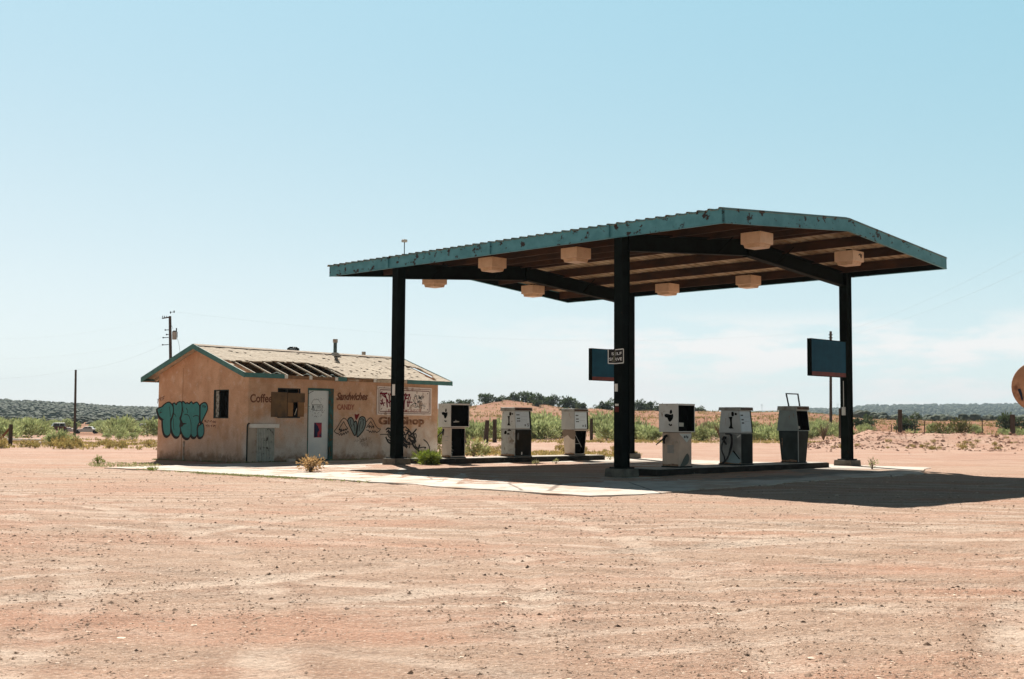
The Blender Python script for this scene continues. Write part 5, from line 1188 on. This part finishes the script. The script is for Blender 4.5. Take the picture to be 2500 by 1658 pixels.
# nearer plants
rr = random.Random(31)
def plant(name, leafm, label, loc, rx, rz, n, l, wd, ns=9, cat='plant', **k):
    r = proto_bush(name, rr, leafm, rx, rz, n, l, wd, ns, **k); r.location = loc; tag(r, label, cat); return r
p = on_slope(758, 1151); plant('tumbleweed', LEAF_D, 'dry golden tumbleweed on the concrete in front of the door', p, .36, .36, 700, .07, .03, 30, clumps=14, up=.2)
p = c2w(.62, CA - .62, .0); p.z = .0
r_ = plant('green_bush', LEAF_B, 'bright green bush growing at the foot of the left column', p + Vector((0, 0, 0)), .42, .40, 1100, .12, .03, 12, clumps=10, up=.35)
p = c2w(.95, CA - .55, .0); plant('green_bush', LEAF_B, 'low green bush spilling over the island edge, right of the left column', p, .36, .28, 700, .11, .03, 10, clumps=8, up=.3)
p = ground_at(1157, 44); plant('leafy_weed', LEAF_P, 'pale leafy weed behind the gutted pump beside the shop', p, .55, .62, 420, .15, .06, 16, clumps=9)
p = ground_at(1105, 47); plant('leafy_weed', LEAF_B, 'tall green weed in the gap between the shop corner and the gutted pump', ground_at(1075, 47), .3, 1.0, 300, .12, .05, 8, clumps=8)
p = on_slope(240, 1133); plant('weed_tuft', LEAF_B, 'small round green weed at the left tip of the concrete', p, .17, .20, 200, .06, .02, 6)
p = on_slope(372, 1149); plant('weed_tuft', LEAF_B, 'flat green weed on the front edge of the concrete, left of the door', p, .18, .07, 160, .05, .018, 4)
p = on_slope(2130, 1147); plant('weed_tuft', LEAF_P, 'thin sparse weed right of the right-hand column', p, .2, .34, 60, .08, .025, 9)
for px, py in ((1310, 1133), (1357, 1130), (1490, 1121)): plant('weed_tuft', LEAF_P, {1310: 'tiny weed at the island edge below the number 5 pump', 1357: 'tiny weed at the island edge left of the number 6 pump', 1490: 'tiny weed at the far end of the left island'}[px], on_slope(px, py + 2), .13, .14, 60, .06, .02, 4)
for px, Y, s in ((1715, 90, 1.5), (1760, 92, 1.3), (2010, 96, 1.2), (1640, 95, 1.0)):
    r = empty('dead_shrub', ground_at(px, Y)); tag(r, 'leafless brown shrub among the green ones behind the pumps', 'shrub', 'dead shrubs behind the pumps'); stems(rr, 46, .8 * s, 1.25 * s, .022).build('branches', TWIG, r)
# ground-cover weeds in strips: nobody could count these
m = MB()
def tuft(px, Y, s, tone, p=None):
    p = p or ground_at(px, Y)
    for _ in range(4): leaf_quad(m, p + Vector((rr.gauss(0, s * .5), rr.gauss(0, s * .5), .0)), Vector((rr.gauss(0, .5), rr.gauss(0, .5), 1)), s * rr.uniform(.6, 1.3), s * .35, tone, rr)
for _ in range(2600):
    px = rr.uniform(-40, 400); Y = rr.uniform(50, 66) + abs(rr.gauss(0, 10))
    if mnoise.noise((px * .02, Y * .3, 31)) > .08: tuft(px, Y, .13, rr.choice((.7, 1, 1.2)))
for _ in range(2600): tuft(rr.uniform(1040, 2560), rr.uniform(180, 420), .42, .75)

for _ in range(1300):
    px = rr.uniform(1075, 1560); tuft(px, rr.choice((rr.uniform(45, 52), rr.uniform(76, 84))), .13, 1)
for _ in range(900): tuft(rr.uniform(1500, 2080), rr.uniform(78, 88), .14, 1)
for _ in range(1600): tuft(rr.uniform(1050, 2600), rr.uniform(84, 260), .3, .8)
m.build('ground_weeds', LEAF_Y); tag(bpy.data.objects['ground_weeds'], kind='stuff')
m = MB()
for _ in range(420):
    t = rr.random(); px = 470 + 255 * t if rr.random() < .7 else rr.uniform(330, 900); py = 1152.5 + (px - 470) / 255 * 14 + 1.5
    tuft(0, 0, .045, 1, on_slope(px, py + abs(rr.gauss(0, 1.0))))
for _ in range(260): tuft(0, 0, .05, 1, on_slope(rr.uniform(215, 390), rr.uniform(1130, 1141)))
for _ in range(160): q = BN + Cv * rr.uniform(-.1, BL) - Dv * rr.uniform(.02, .12); tuft(0, 0, .05, .8, Vector((q.x, q.y, .02)))
for _ in range(70): q = BN + Dv * rr.uniform(0, BW) - Cv * rr.uniform(.02, .3); tuft(0, 0, .06, .8, Vector((q.x, q.y, .0)))
m.build('edge_grass', LEAF_P); tag(bpy.data.objects['edge_grass'], kind='stuff')

# ------------------------------------------------------------------ far hills
def mesa(name, Y0_, Y1_, crest, base_py, material, bumps=.5, step=14):
    """land rising from depth Y0 to a crest line given in photo pixels at depth Y1"""
    m = MB(); xs = []; rows = 9; n = 0
    px = crest[0][0]
    while px <= crest[-1][0]:
        py = lerp_table(crest, px); top = at_depth(px, py, Y1_); xb = ground_at(px, Y0_)
        for r in range(rows):
            t = r / (rows - 1); q = xb.lerp(top, t); prof = t if t < .55 else t
            q.z += bumps * mnoise.noise((q.x * .03, q.y * .03, 4)) * (1 if 0 < r < rows - 1 else .3); m.v.append(tuple(q))
        q = top + Vector((top.x * .1, Y1_ * .1, -top.z * .5)); m.v.append(tuple(q)); px += step; n += 1
    m.c = [None] * len(m.v); R1 = rows + 1
    m.f = [(i * R1 + j, (i + 1) * R1 + j, (i + 1) * R1 + j + 1, i * R1 + j + 1) for i in range(n - 1) for j in range(R1 - 1)]
    o = m.build(name, material, smoothit=True); tag(o, kind='structure'); return o
HILLM = mat('hill_scrub', (.055, .075, .042), (.075, .088, .05), .05, .4, .62, .95, c3=(.17, .14, .09), s3=.11, lo3=.62, hi3=.7)
MESA_L = [(-1700, 950), (-900, 957), (-260, 968), (0, 979), (120, 985), (200, 990), (270, 995), (380, 999), (520, 1003), (700, 1010), (900, 1018), (1200, 1030)]
mesa('hill_left', 560, 1000, MESA_L, 1028, HILLM)
MESA_R = [(1300, 1022), (1700, 1006), (1850, 1003), (1980, 1001), (2070, 999), (2085, 997.5), (2100, 994), (2115, 992), (2300, 990.5), (2500, 988.5), (2800, 985), (3900, 990)]
mesa('mesa_right', 1500, 3000, MESA_R, 1014, HILLM, 1.0)
WOODM = mat('far_juniper', (.045, .062, .034), (.065, .082, .042), .02, attr='tone')
def far_woods(name, pts_fn, n, smin, smax):
    m = MB()
    for _ in range(n):
        p = pts_fn()
        s = rr.uniform(smin, smax); t = (rr.uniform(.7, 1.4),) * 3
        vs = []
        for zz, rf in ((-.15, .8), (.45, 1.05), (.95, .7)):
            vs += [p + Vector((math.cos(i * 1.0472) * s * rf * rr.uniform(.8, 1.15), math.sin(i * 1.0472) * s * rf * rr.uniform(.8, 1.15), s * (zz + rr.uniform(-.1, .1)))) for i in range(6)]
        vs.append(p + Vector((0, 0, s * 1.2)))
        m.add(vs, [(r_ * 6 + i, r_ * 6 + (i + 1) % 6, r_ * 6 + 6 + (i + 1) % 6, r_ * 6 + 6 + i) for r_ in (0, 1) for i in range(6)] + [(12 + i, 12 + (i + 1) % 6, 18) for i in range(6)], t)
    tag(m.build(name, WOODM), kind='stuff')
def pl():
    px = rr.uniform(-120, 900) if rr.random() < .8 else rr.uniform(-1400, -120); t = rr.random() ** .8; top = at_depth(px, lerp_table(MESA_L, px), 1000); b = ground_at(px, 560); return b.lerp(top, t)
far_woods('hillside_woods', pl, 5200, 1.0, 2.2)
def pr_():
    px = rr.uniform(1950, 3000); t = rr.random() ** .6; top = at_depth(px, lerp_table(MESA_R, px), 3000); b = ground_at(px, 1500); return b.lerp(top, t)
far_woods('mesa_woods', pr_, 2600, 3, 5.5)
def pt_(): px = rr.uniform(2090, 2620); return ground_at(px, rr.uniform(330, 520))
far_woods('plain_woods', pt_, 300, 1.0, 1.9)
def pm_(): px = rr.uniform(-100, 400); return ground_at(px, rr.uniform(330, 560))
far_woods('valley_woods', pm_, 380, .7, 1.4)

# ------------------------------------------------------------------ posts, poles, wires
def post(px, y0, y1, Y, wdt, label, lean=0., name='fence_post', group=None, matl=GREYWOOD, zb=None):
    b = ground_at(px, Y); top = at_depth(px + lean, y0, Y); r = empty(name, b); tag(r, label, 'fence post', group)
    m = MB(); h = top.z - b.z; lx = top.x - b.x
    m.tube([(0, 0, -.3), (lx * .5, 0, h * .5), (lx, 0, h)], [wdt * .55, wdt * .52, wdt * .48], 8); m.build('post', matl, r); return r
r = post(27, 1036, 1087, 57, .19, 'stout wooden corner post with a leaning brace at the left edge')
m = MB(); m.tube([(-.85, .1, -.05), (-.06, .0, .82)], .06, 7); m.build('brace', mat('orange_wood', (.28, .14, .07), (.2, .1, .05), 5), r)
post(1186, 1026, 1070, 74, .27, 'thick weathered post behind the left pumps, leaning slightly right, first of the pair', 4); post(1208, 1024, 1069, 75, .25, 'thick upright weathered post behind the left pumps, second of the pair')
post(1444, 1022, 1050, 88, .22, 'short dark post just left of the near column')
post(2197, 1000, 1050, 86, .32, 'tall thick dark post standing behind the dirt bank'); post(2052, 997, 1056, 85, .26, 'dark post mostly hidden by the right-hand canopy column')
post(2472, 1012, 1047, 80, .34, 'fat brown post near the legs of the raised tank')
for k, (px, y0, Y) in enumerate(((2176, 1036, 88), (2188, 1038, 90), (2233, 1036, 88), (2257, 1028, 88), (2398, 1026, 90), (1330, 1030, 92), (1880, 1030, 94), (1520, 1032, 92))):
    post(px, y0, 0, Y, .07, 'thin wooden fence post in the wire fence beyond the lot', group='thin fence posts')
# pipe rail left
for k, (py, Y, x0, x1, lab) in enumerate(((1073, 62, -60, 100, 'long pale pipe rail running behind the braced corner post'), (1080, 59.5, 62, 100, 'short pale pipe lying low beside the corner post'))):
    a, b = at_depth(x0, py, Y), at_depth(x1, py + 1, Y); r = empty('pipe_rail', ground_at((x0 + x1) / 2, Y)); tag(r, lab, 'rail')
    m = MB(); o_ = r.location; m.tube([a - o_, b - o_], .05, 8)
    m.build('pipe', WHITE, r)
    m = MB()
    for t in (.06, .94): q = a.lerp(b, t) - o_; m.tube([(q.x, q.y, -.2), (q.x, q.y, q.z)], .035, 6)
    m.build('support', GREYWOOD, r)
# power pole behind the shop
def pole(px, ytop, Y, r0, r1, label, lean=0):
    b = ground_at(px - lean, Y); t = at_depth(px, ytop, Y); o = empty('utility_pole', b); tag(o, label, 'utility pole')
    h = t.z - b.z; MB().tube([(0, 0, -.5), ((t.x - b.x) * .5, 0, h * .5), (t.x - b.x, 0, h)], [r0, (r0 + r1) / 2, r1], 10).build('pole', POLEWOOD, o); return o, b, t
po_, pb, ptop = pole(415, 772, 100, .15, .11, 'tall utility pole with a grey transformer behind the shop', -5)
def PZ(x, y): v = at_depth(330 + x / 3.733, 740 + y / 3.733, 100) - pb; return v
m = MB(); q0, q1 = PZ(245, 140), PZ(318, 128); m.bar(q0, q1, .09, .09); m.build('cross_arm', POLEWOOD, po_)
m = MB()
for x in (250, 268, 288): q = PZ(x, 132); m.tube([q, q + Vector((0, 0, .14))], .035, 6)
for x, y in ((322, 85), (355, 78)): q = PZ(x, y); m.tube([q - Vector((0, 0, .1)), q + Vector((0, 0, .08))], .05, 6)
q0, q1 = PZ(322, 85), PZ(355, 80); m.tube([q0, q1], .02, 5); m.build('insulators', BLACK, po_)
m = MB()
for x0, x1, y in ((275, 305, 246), (286, 305, 288), (255, 305, 316), (250, 305, 381)):
    a, b = PZ(x0, y), PZ(x1, y - 2); m.tube([a, b], .03, 5); m.tube([a - Vector((0, 0, .05)), a + Vector((0, 0, .06))], .06, 6)
m.build('brackets', BLACK, po_)
tq = PZ(358, 332); tp = PZ(358, 262); trf = MB().tube([tq, tp], .19, 14).build('transformer', mat('transformer_grey', (.42, .42, .38), (.3, .28, .24), 4), po_)
m = MB(); m.tube([tp, tp + Vector((0, 0, .1))], [.19, .1], 12); m.tube([PZ(376, 262), PZ(376, 228)], .05, 8); m.tube([PZ(384, 315), PZ(384, 262)], .03, 6); m.build('bushings', BLACK, trf)
m = MB(); m.tube([PZ(325, 190), PZ(345, 235)], .012, 4); m.tube([PZ(385, 320), PZ(402, 390), PZ(410, 470)], .012, 4); m.build('down_lead', BLACK, po_)
p2, p2b, p2t = pole(185, 903, 110, .12, .09, 'bare thin pole standing among the shrubs left of the shop', 1.5)
m = MB(); m.box(-.12, .12, -.1, .14, .35, 1.15); m.build('meter_box', mat('meter_grey', (.05, .06, .06)), p2)
p3, p3b, p3t = pole(2028, 809, 120, .15, .12, 'brown utility pole behind the blue sign on the right-hand column')
m = MB(); o3 = p3t - p3b
for dz in (-.35, -.65, -1.0): m.tube([o3 + Vector((-.2, 0, dz)), o3 + Vector((.18, 0, dz))], .05, 6)
m.build('insulators', BLACK, p3)
WIREM = mat('wire_grey', (.40, .42, .43), rough=.6)
def wire(a, b, sag, label, rad=.0035):
    pts = []
    for i in range(25):
        t = i / 24; q = a.lerp(b, t); q.z -= sag * 4 * t * (1 - t); pts.append(q)
    o = MB().tube(pts, rad, 4).build('power_line', WIREM); tag(o, label, 'power line', 'overhead wires')
wire(PZ(250, 128) + pb, at_depth(-250, 812, 85), 1.0, 'faint wire running left from the crossarm of the tall utility pole')
wire(PZ(258, 312) + pb, at_depth(-250, 862, 85), 1.0, 'faint wire running left from the middle bracket of the tall utility pole')
wire(PZ(250, 380) + pb, p2t, .4, 'faint wire between the tall utility pole and the bare thin pole')
wire(p2t, at_depth(-200, 920, 105), .5, 'faint low wire running left from the bare thin pole')
wire(PZ(355, 78) + pb, p3t, 1.6, 'faint long wire between the tall utility pole and the right-hand pole')
wire(p3t + Vector((.1, 0, -.3)), at_depth(2700, 500, 60), .8, 'faint upper wire slanting up to the right edge')
wire(p3t + Vector((.1, 0, -.65)), at_depth(2700, 562, 60), .8, 'faint lower wire slanting up to the right edge')
# distant pylons
def pylon(px, ytop, ybase, Y, lab):
    b = at_depth(px, ybase, Y); h = at_depth(px, ytop, Y).z - b.z; o = empty('pylon', b); tag(o, lab, 'pylon'); m = MB(); w_ = h * .12
    for s in (-1, 1): m.tube([(s * w_, 0, -8), (s * w_ * .3, 0, h)], h * .012, 4)
    for t in (.2, .45, .7): m.tube([(-w_ * (1 - .7 * t), 0, h * t), (w_ * (1 - .7 * (t + .2)), 0, h * (t + .2))], h * .008, 4)
    for t in (.72, .86, 1): m.tube([(-h * .22, 0, h * t), (h * .22, 0, h * t)], h * .01, 4)
    m.build('lattice', mat('pylon_grey', (.35, .38, .4)), o)
pylon(1860, 987, 1003, 2500, 'distant lattice pylon between the grey pump and the open-lidded pump'); pylon(2045, 986, 1001, 2500, 'distant lattice pylon just left of the right-hand column')

# ------------------------------------------------------------------ raised tank at the right edge
TC = at_depth(2537, 944, 62); TR_ = (at_depth(2537, 944, 62) - at_depth(2474, 944, 62)).length
tk = empty('fuel_tank', (TC.x, TC.y, gz(TC.x, TC.y)), -math.atan2(TC.x, TC.y) - R(3)); tag(tk, 'rusty round-ended tank on legs, cut off by the right edge', 'tank'); tz = TC.z - tk.location.z
TANKM = mat('rusty_tank', (.52, .30, .17), (.40, .21, .11), 1.6, .35, .65, .8, c3=(.20, .09, .05), s3=1.3, lo3=.55, hi3=.66)
m = MB(); segs = 36; rings = [(-.22, .0), (-.2, .35), (-.13, .72), (-.03, .96), (.0, 1.0), (3.6, 1.0), (3.63, .96), (3.73, .72), (3.8, .35), (3.82, .0)]
for d_, rf in rings:
    for k in range(segs): a = 2 * math.pi * k / segs; m.v.append((math.cos(a) * TR_ * max(rf, .001), d_, tz + math.sin(a) * TR_ * max(rf, .001))); m.c.append(None)
m.f = [(i * segs + k, i * segs + (k + 1) % segs, (i + 1) * segs + (k + 1) % segs, (i + 1) * segs + k) for i in range(len(rings) - 1) for k in range(segs)]
bo = m.build('tank_body', TANKM, tk, smoothit=True)
m = MB()
for k in range(60): a = 2 * math.pi * k / 60; q = (math.cos(a) * TR_ * .985, -.02, tz + math.sin(a) * TR_ * .985); m.tube([(q[0], -.03, q[2]), (q[0], -.055, q[2])], .014, 5)
m.build('rivets', mat('rivet_dark', (.15, .06, .05)), bo)['kind'] = 'stuff'
TP = Plane(Vector((TC.x, TC.y, 0)), (math.cos(tk.rotation_euler.z), math.sin(tk.rotation_euler.z), 0))
pt = Paint(lambda u, z, off: Vector((u, -.235 - off + .2 * min(1, (u / TR_) ** 2 + ((z - TC.z) / TR_) ** 2) * .9, z - tk.location.z)))
pt.stroke([TP(2440 + x / 7.13, 860 + y / 7.13) for x, y in ((345, 640), (375, 720), (405, 835), (440, 740), (470, 840), (520, 640))], .11, .012, smoothit=False)
pt.m.build('graffiti_tag', mat('blue_black_spray', (.015, .022, .04)), bo)
m = MB()
for y in (.5, 3.1):
    for x in (-.62, .62): m.tube([(x, y, -.3), (x * .8, y, tz - TR_ * .75)], .06, 8)
    m.bar((-.7, y, tz - TR_ * .93), (.7, y, tz - TR_ * .93), .1, .1)
m.build('leg_frame', GREYWOOD, tk)
q = TP(2490, 1000); m = MB(); m.tube([(-.5, -.1, tz - TR_ + .1), (-.5, -.12, .9), (-.46, -.1, .1)], .045, 7); m.tube([(-.72, -.12, 1.02), (-.5, -.12, 1.06), (-.3, -.12, 1.02)], .05, 7); m.build('outlet_pipe', DKPANEL, tk)

# ------------------------------------------------------------------ junked vehicles in the brush
def car(px, Y, rz, label, cat, paint, roof_paint, L_=4.5, prof=None, cab=None, wheels=True, name='junked_car', sink=0.):
    p = ground_at(px, Y); p.z -= sink; r = empty(name, p, rz); tag(r, label, cat); W_ = .85
    prof = prof or [(-2.25, .35), (2.25, .35), (2.28, .62), (2.2, .82), (.95, .92), (-1.35, .95), (-2.2, .90), (-2.28, .6)]
    cab = cab or [(-1.5, .93), (1.0, .90), (.45, 1.38), (-.95, 1.40)]
    def extr(P, w0, w1, mt, nm):
        m = MB(); n = len(P); m.add([(x, -w0 + (w0 - w1) * 0, z) for x, z in P] + [(x, w0, z) for x, z in P], [tuple(range(n - 1, -1, -1)), tuple(range(n, 2 * n))] + [(i, (i + 1) % n, n + (i + 1) % n, n + i) for i in range(n)]); return m.build(nm, mt, r, bevel=.05)
    extr(prof, W_, W_, paint, 'body')
    cb_ = extr(cab, W_ - .1, W_ - .1, roof_paint, 'cabin')
    GL = mat('car_glass', (.02, .028, .03), rough=.15)
    x0, x1, x2, x3 = cab[0][0], cab[1][0], cab[2][0], cab[3][0]; za, zb_ = cab[0][1] + .06, cab[2][1] - .07
    for s in (-1, 1):
        y = s * (W_ - .095); xm = (x2 + x3) / 2
        for a, b, c, d in ((x0 + .22, xm - .04, xm - .04, x3 + .06), (xm + .04, x1 - .2, x2 - .05, xm + .04)):
            MB().add([(a, y, za), (b, y, za), (c, y, zb_), (d, y, zb_)], [(0, 1, 2, 3)]).build('window', GL, cb_)
    for xa, xb in ((x0, x3), (x1, x2)):
        e = .012 * (1 if xa > 0 else -1); MB().add([(xa + (xb - xa) * .12 + e, -W_ + .2, za), (xa + (xb - xa) * .12 + e, W_ - .2, za), (xa + (xb - xa) * .85 + e, W_ - .25, zb_), (xa + (xb - xa) * .85 + e, -W_ + .25, zb_)], [(0, 1, 2, 3)]).build('window', GL, cb_)
    if wheels:
        for x in (-1.4, 1.4):
            for s in (-1, 1): MB().tube([(x, s * W_ - s * .12, .32), (x, s * W_ + s * .03, .32)], .32, 14).build('wheel', BLACK, r)
    for s in (-1, 1): MB().box(prof[1][0] - .02, prof[1][0] + .05, s * .6 - .12, s * .6 + .12, .58, .72).build('headlight', WHITE, r)
    m = MB(); m.box(prof[1][0] + .0, prof[1][0] + .1, -W_, W_, .38, .48); m.build('bumper', GREYP, r)
    return r
CW = mat('old_white_paint', (.84, .83, .79), (.75, .73, .68), 3, rough=.4); CR_ = mat('old_red_paint', (.20, .045, .03), (.10, .03, .02), 3, rough=.5); CK = mat('old_black_paint', (.03, .03, .035), rough=.4)
PT = [(-2.3, .4), (2.3, .4), (2.32, .8), (2.2, 1.02), (1.2, 1.08), (-.6, 1.08), (-2.3, 1.05)]
car(138, 198, R(205), 'derelict dark red wagon with a pale roof, half sunk in the shrubs', 'car', CR_, mat('pale_blue_roof', (.45, .52, .52), (.35, .4, .4), 3, rough=.4), prof=[(-1.5, .4), (1.5, .4), (1.52, .75), (1.4, 1.0), (.8, 1.05), (-1.45, 1.05), (-1.52, .7)], cab=[(-1.4, 1.03), (.75, 1.03), (.4, 1.62), (-1.25, 1.62)])
car(166, 200, R(200), 'whitish wreck lying low between the red wagon and the white sedan', 'car', CW, CK, prof=[(-1.1, .2), (1.1, .2), (1.12, .5), (.9, .68), (-.9, .72), (-1.12, .5)], cab=[(-.6, .7), (.4, .68), (.2, .85), (-.5, .86)], wheels=False)
car(212, 196, R(190), 'derelict white sedan with a black hood among the shrubs', 'car', CW, CW, prof=[(-1.3, .3), (1.4, .3), (1.42, .55), (1.3, .75), (.55, .80), (-.9, .85), (-1.3, .8)], cab=[(-1.1, .83), (.6, .80), (.2, 1.15), (-.8, 1.17)])
car(358, 205, R(262), 'white van seen end-on in the shrubs beside the shop', 'van', CW, CW, prof=[(-1.5, .35), (1.5, .35), (1.52, .8), (1.4, 1.0), (-1.5, 1.0)], cab=[(-1.45, .98), (1.2, .98), (.9, 1.75), (-1.4, 1.75)], name='junked_van')

# ------------------------------------------------------------------ loose stones of the lot
STONEM = mat('stones', (.46, .32, .23), (.37, .25, .18), 3, attr='tone', rough=.95)
def stones(n, py0, py1, name, seed):
    """loose gravel, as thick on the ground as the photograph shows it"""
    m = MB(); rs = random.Random(seed); k = 0; V, F, C = m.v, m.f, m.c
    while k < n:
        py = rs.uniform(py0, py1); y = 1.5 * F_PX / (py - 1032); x = rs.uniform(-.45, .45) * y
        if y > 18 and in_poly(x, y, pp): continue
        d = mnoise.noise((x * .45, y * .45, 12)) + .7 * mnoise.noise((x * 1.6, y * 1.6, 13))
        if d < rs.uniform(-.8, .55): continue
        k += 1; s = (.0018 + .00036 * y) * rs.lognormvariate(0, .6); s = min(s, .030); z = gz(x, y); q = rs.random()
        if q < .16:
            g_ = rs.uniform(1.7, 2.2); s *= 1.0 if rs.random() > .06 else rs.uniform(1.2, 1.8)
            c = (g_, g_ * 1.12, g_ * 1.2)
        elif q < .21: c = (.5, .47, .46)
        else: g_ = rs.uniform(.85, 1.4); c = (g_, g_ * .97, g_ * .94)
        a0 = rs.uniform(0, 6.28); o = len(V)
        for i in range(5): a = a0 + i * 1.2566; rd = s * rs.uniform(.7, 1.3); V.append((x + math.cos(a) * rd, y + math.sin(a) * rd, z + s * rs.uniform(-.25, .2)))
        V.append((x + rs.uniform(-.3, .3) * s, y + rs.uniform(-.3, .3) * s, z + s * rs.uniform(.12, .4 if q < .16 else .75))); C.extend([c] * 6)
        F.extend([(o + i, o + (i + 1) % 5, o + 5) for i in range(5)])
    tag(m.build(name, STONEM), kind='stuff')
stones(52000, 1172, 1670, 'gravel', 77)
m = MB(); rs = random.Random(5)
for _ in range(1500):
    px = rs.uniform(1960, 2560); Y = rs.gauss(70, 4.5); p = ground_at(px, Y); s_ = min(.14, rs.lognormvariate(-2.8, .5)); a0 = rs.uniform(0, 6); t_ = rs.uniform(.75, 1.2)
    vs = [p + Vector((math.cos(a0 + i * 1.2566) * s_ * rs.uniform(.7, 1.3), math.sin(a0 + i * 1.2566) * s_ * rs.uniform(.7, 1.3), s_ * rs.uniform(-.2, .3))) for i in range(5)] + [p + Vector((0, 0, s_ * rs.uniform(.5, .95)))]
    m.add(vs, [(i, (i + 1) % 5, 5) for i in range(5)], (t_, t_, t_))
tag(m.build('dirt_clods', mat('red_clods', (.44, .25, .17), (.34, .18, .12), 2, attr='tone', rough=.95)), kind='stuff')

for o in [o for o in bpy.data.objects if o.parent is None and o.location.z < -400]:
    for c in [x for x in bpy.data.objects if x.parent == o]: bpy.data.objects.remove(c)
    bpy.data.objects.remove(o)

# ------------------------------------------------------------------ dry desert air between the lot and the far hills
HZ = MB().box(-2500, 2500, -120, 3480, -10, 110).build('haze', None)
hm = bpy.data.materials.new('haze'); hm.use_nodes = True; t = hm.node_tree; t.nodes.clear()
ho = t.nodes.new('ShaderNodeOutputMaterial'); hv = t.nodes.new('ShaderNodeVolumePrincipled'); hv.inputs['Color'].default_value = (.66, .82, .92, 1); hv.inputs['Density'].default_value = .00015
t.links.new(hv.outputs[0], ho.inputs['Volume']); HZ.data.materials.append(hm); tag(HZ, kind='stuff')
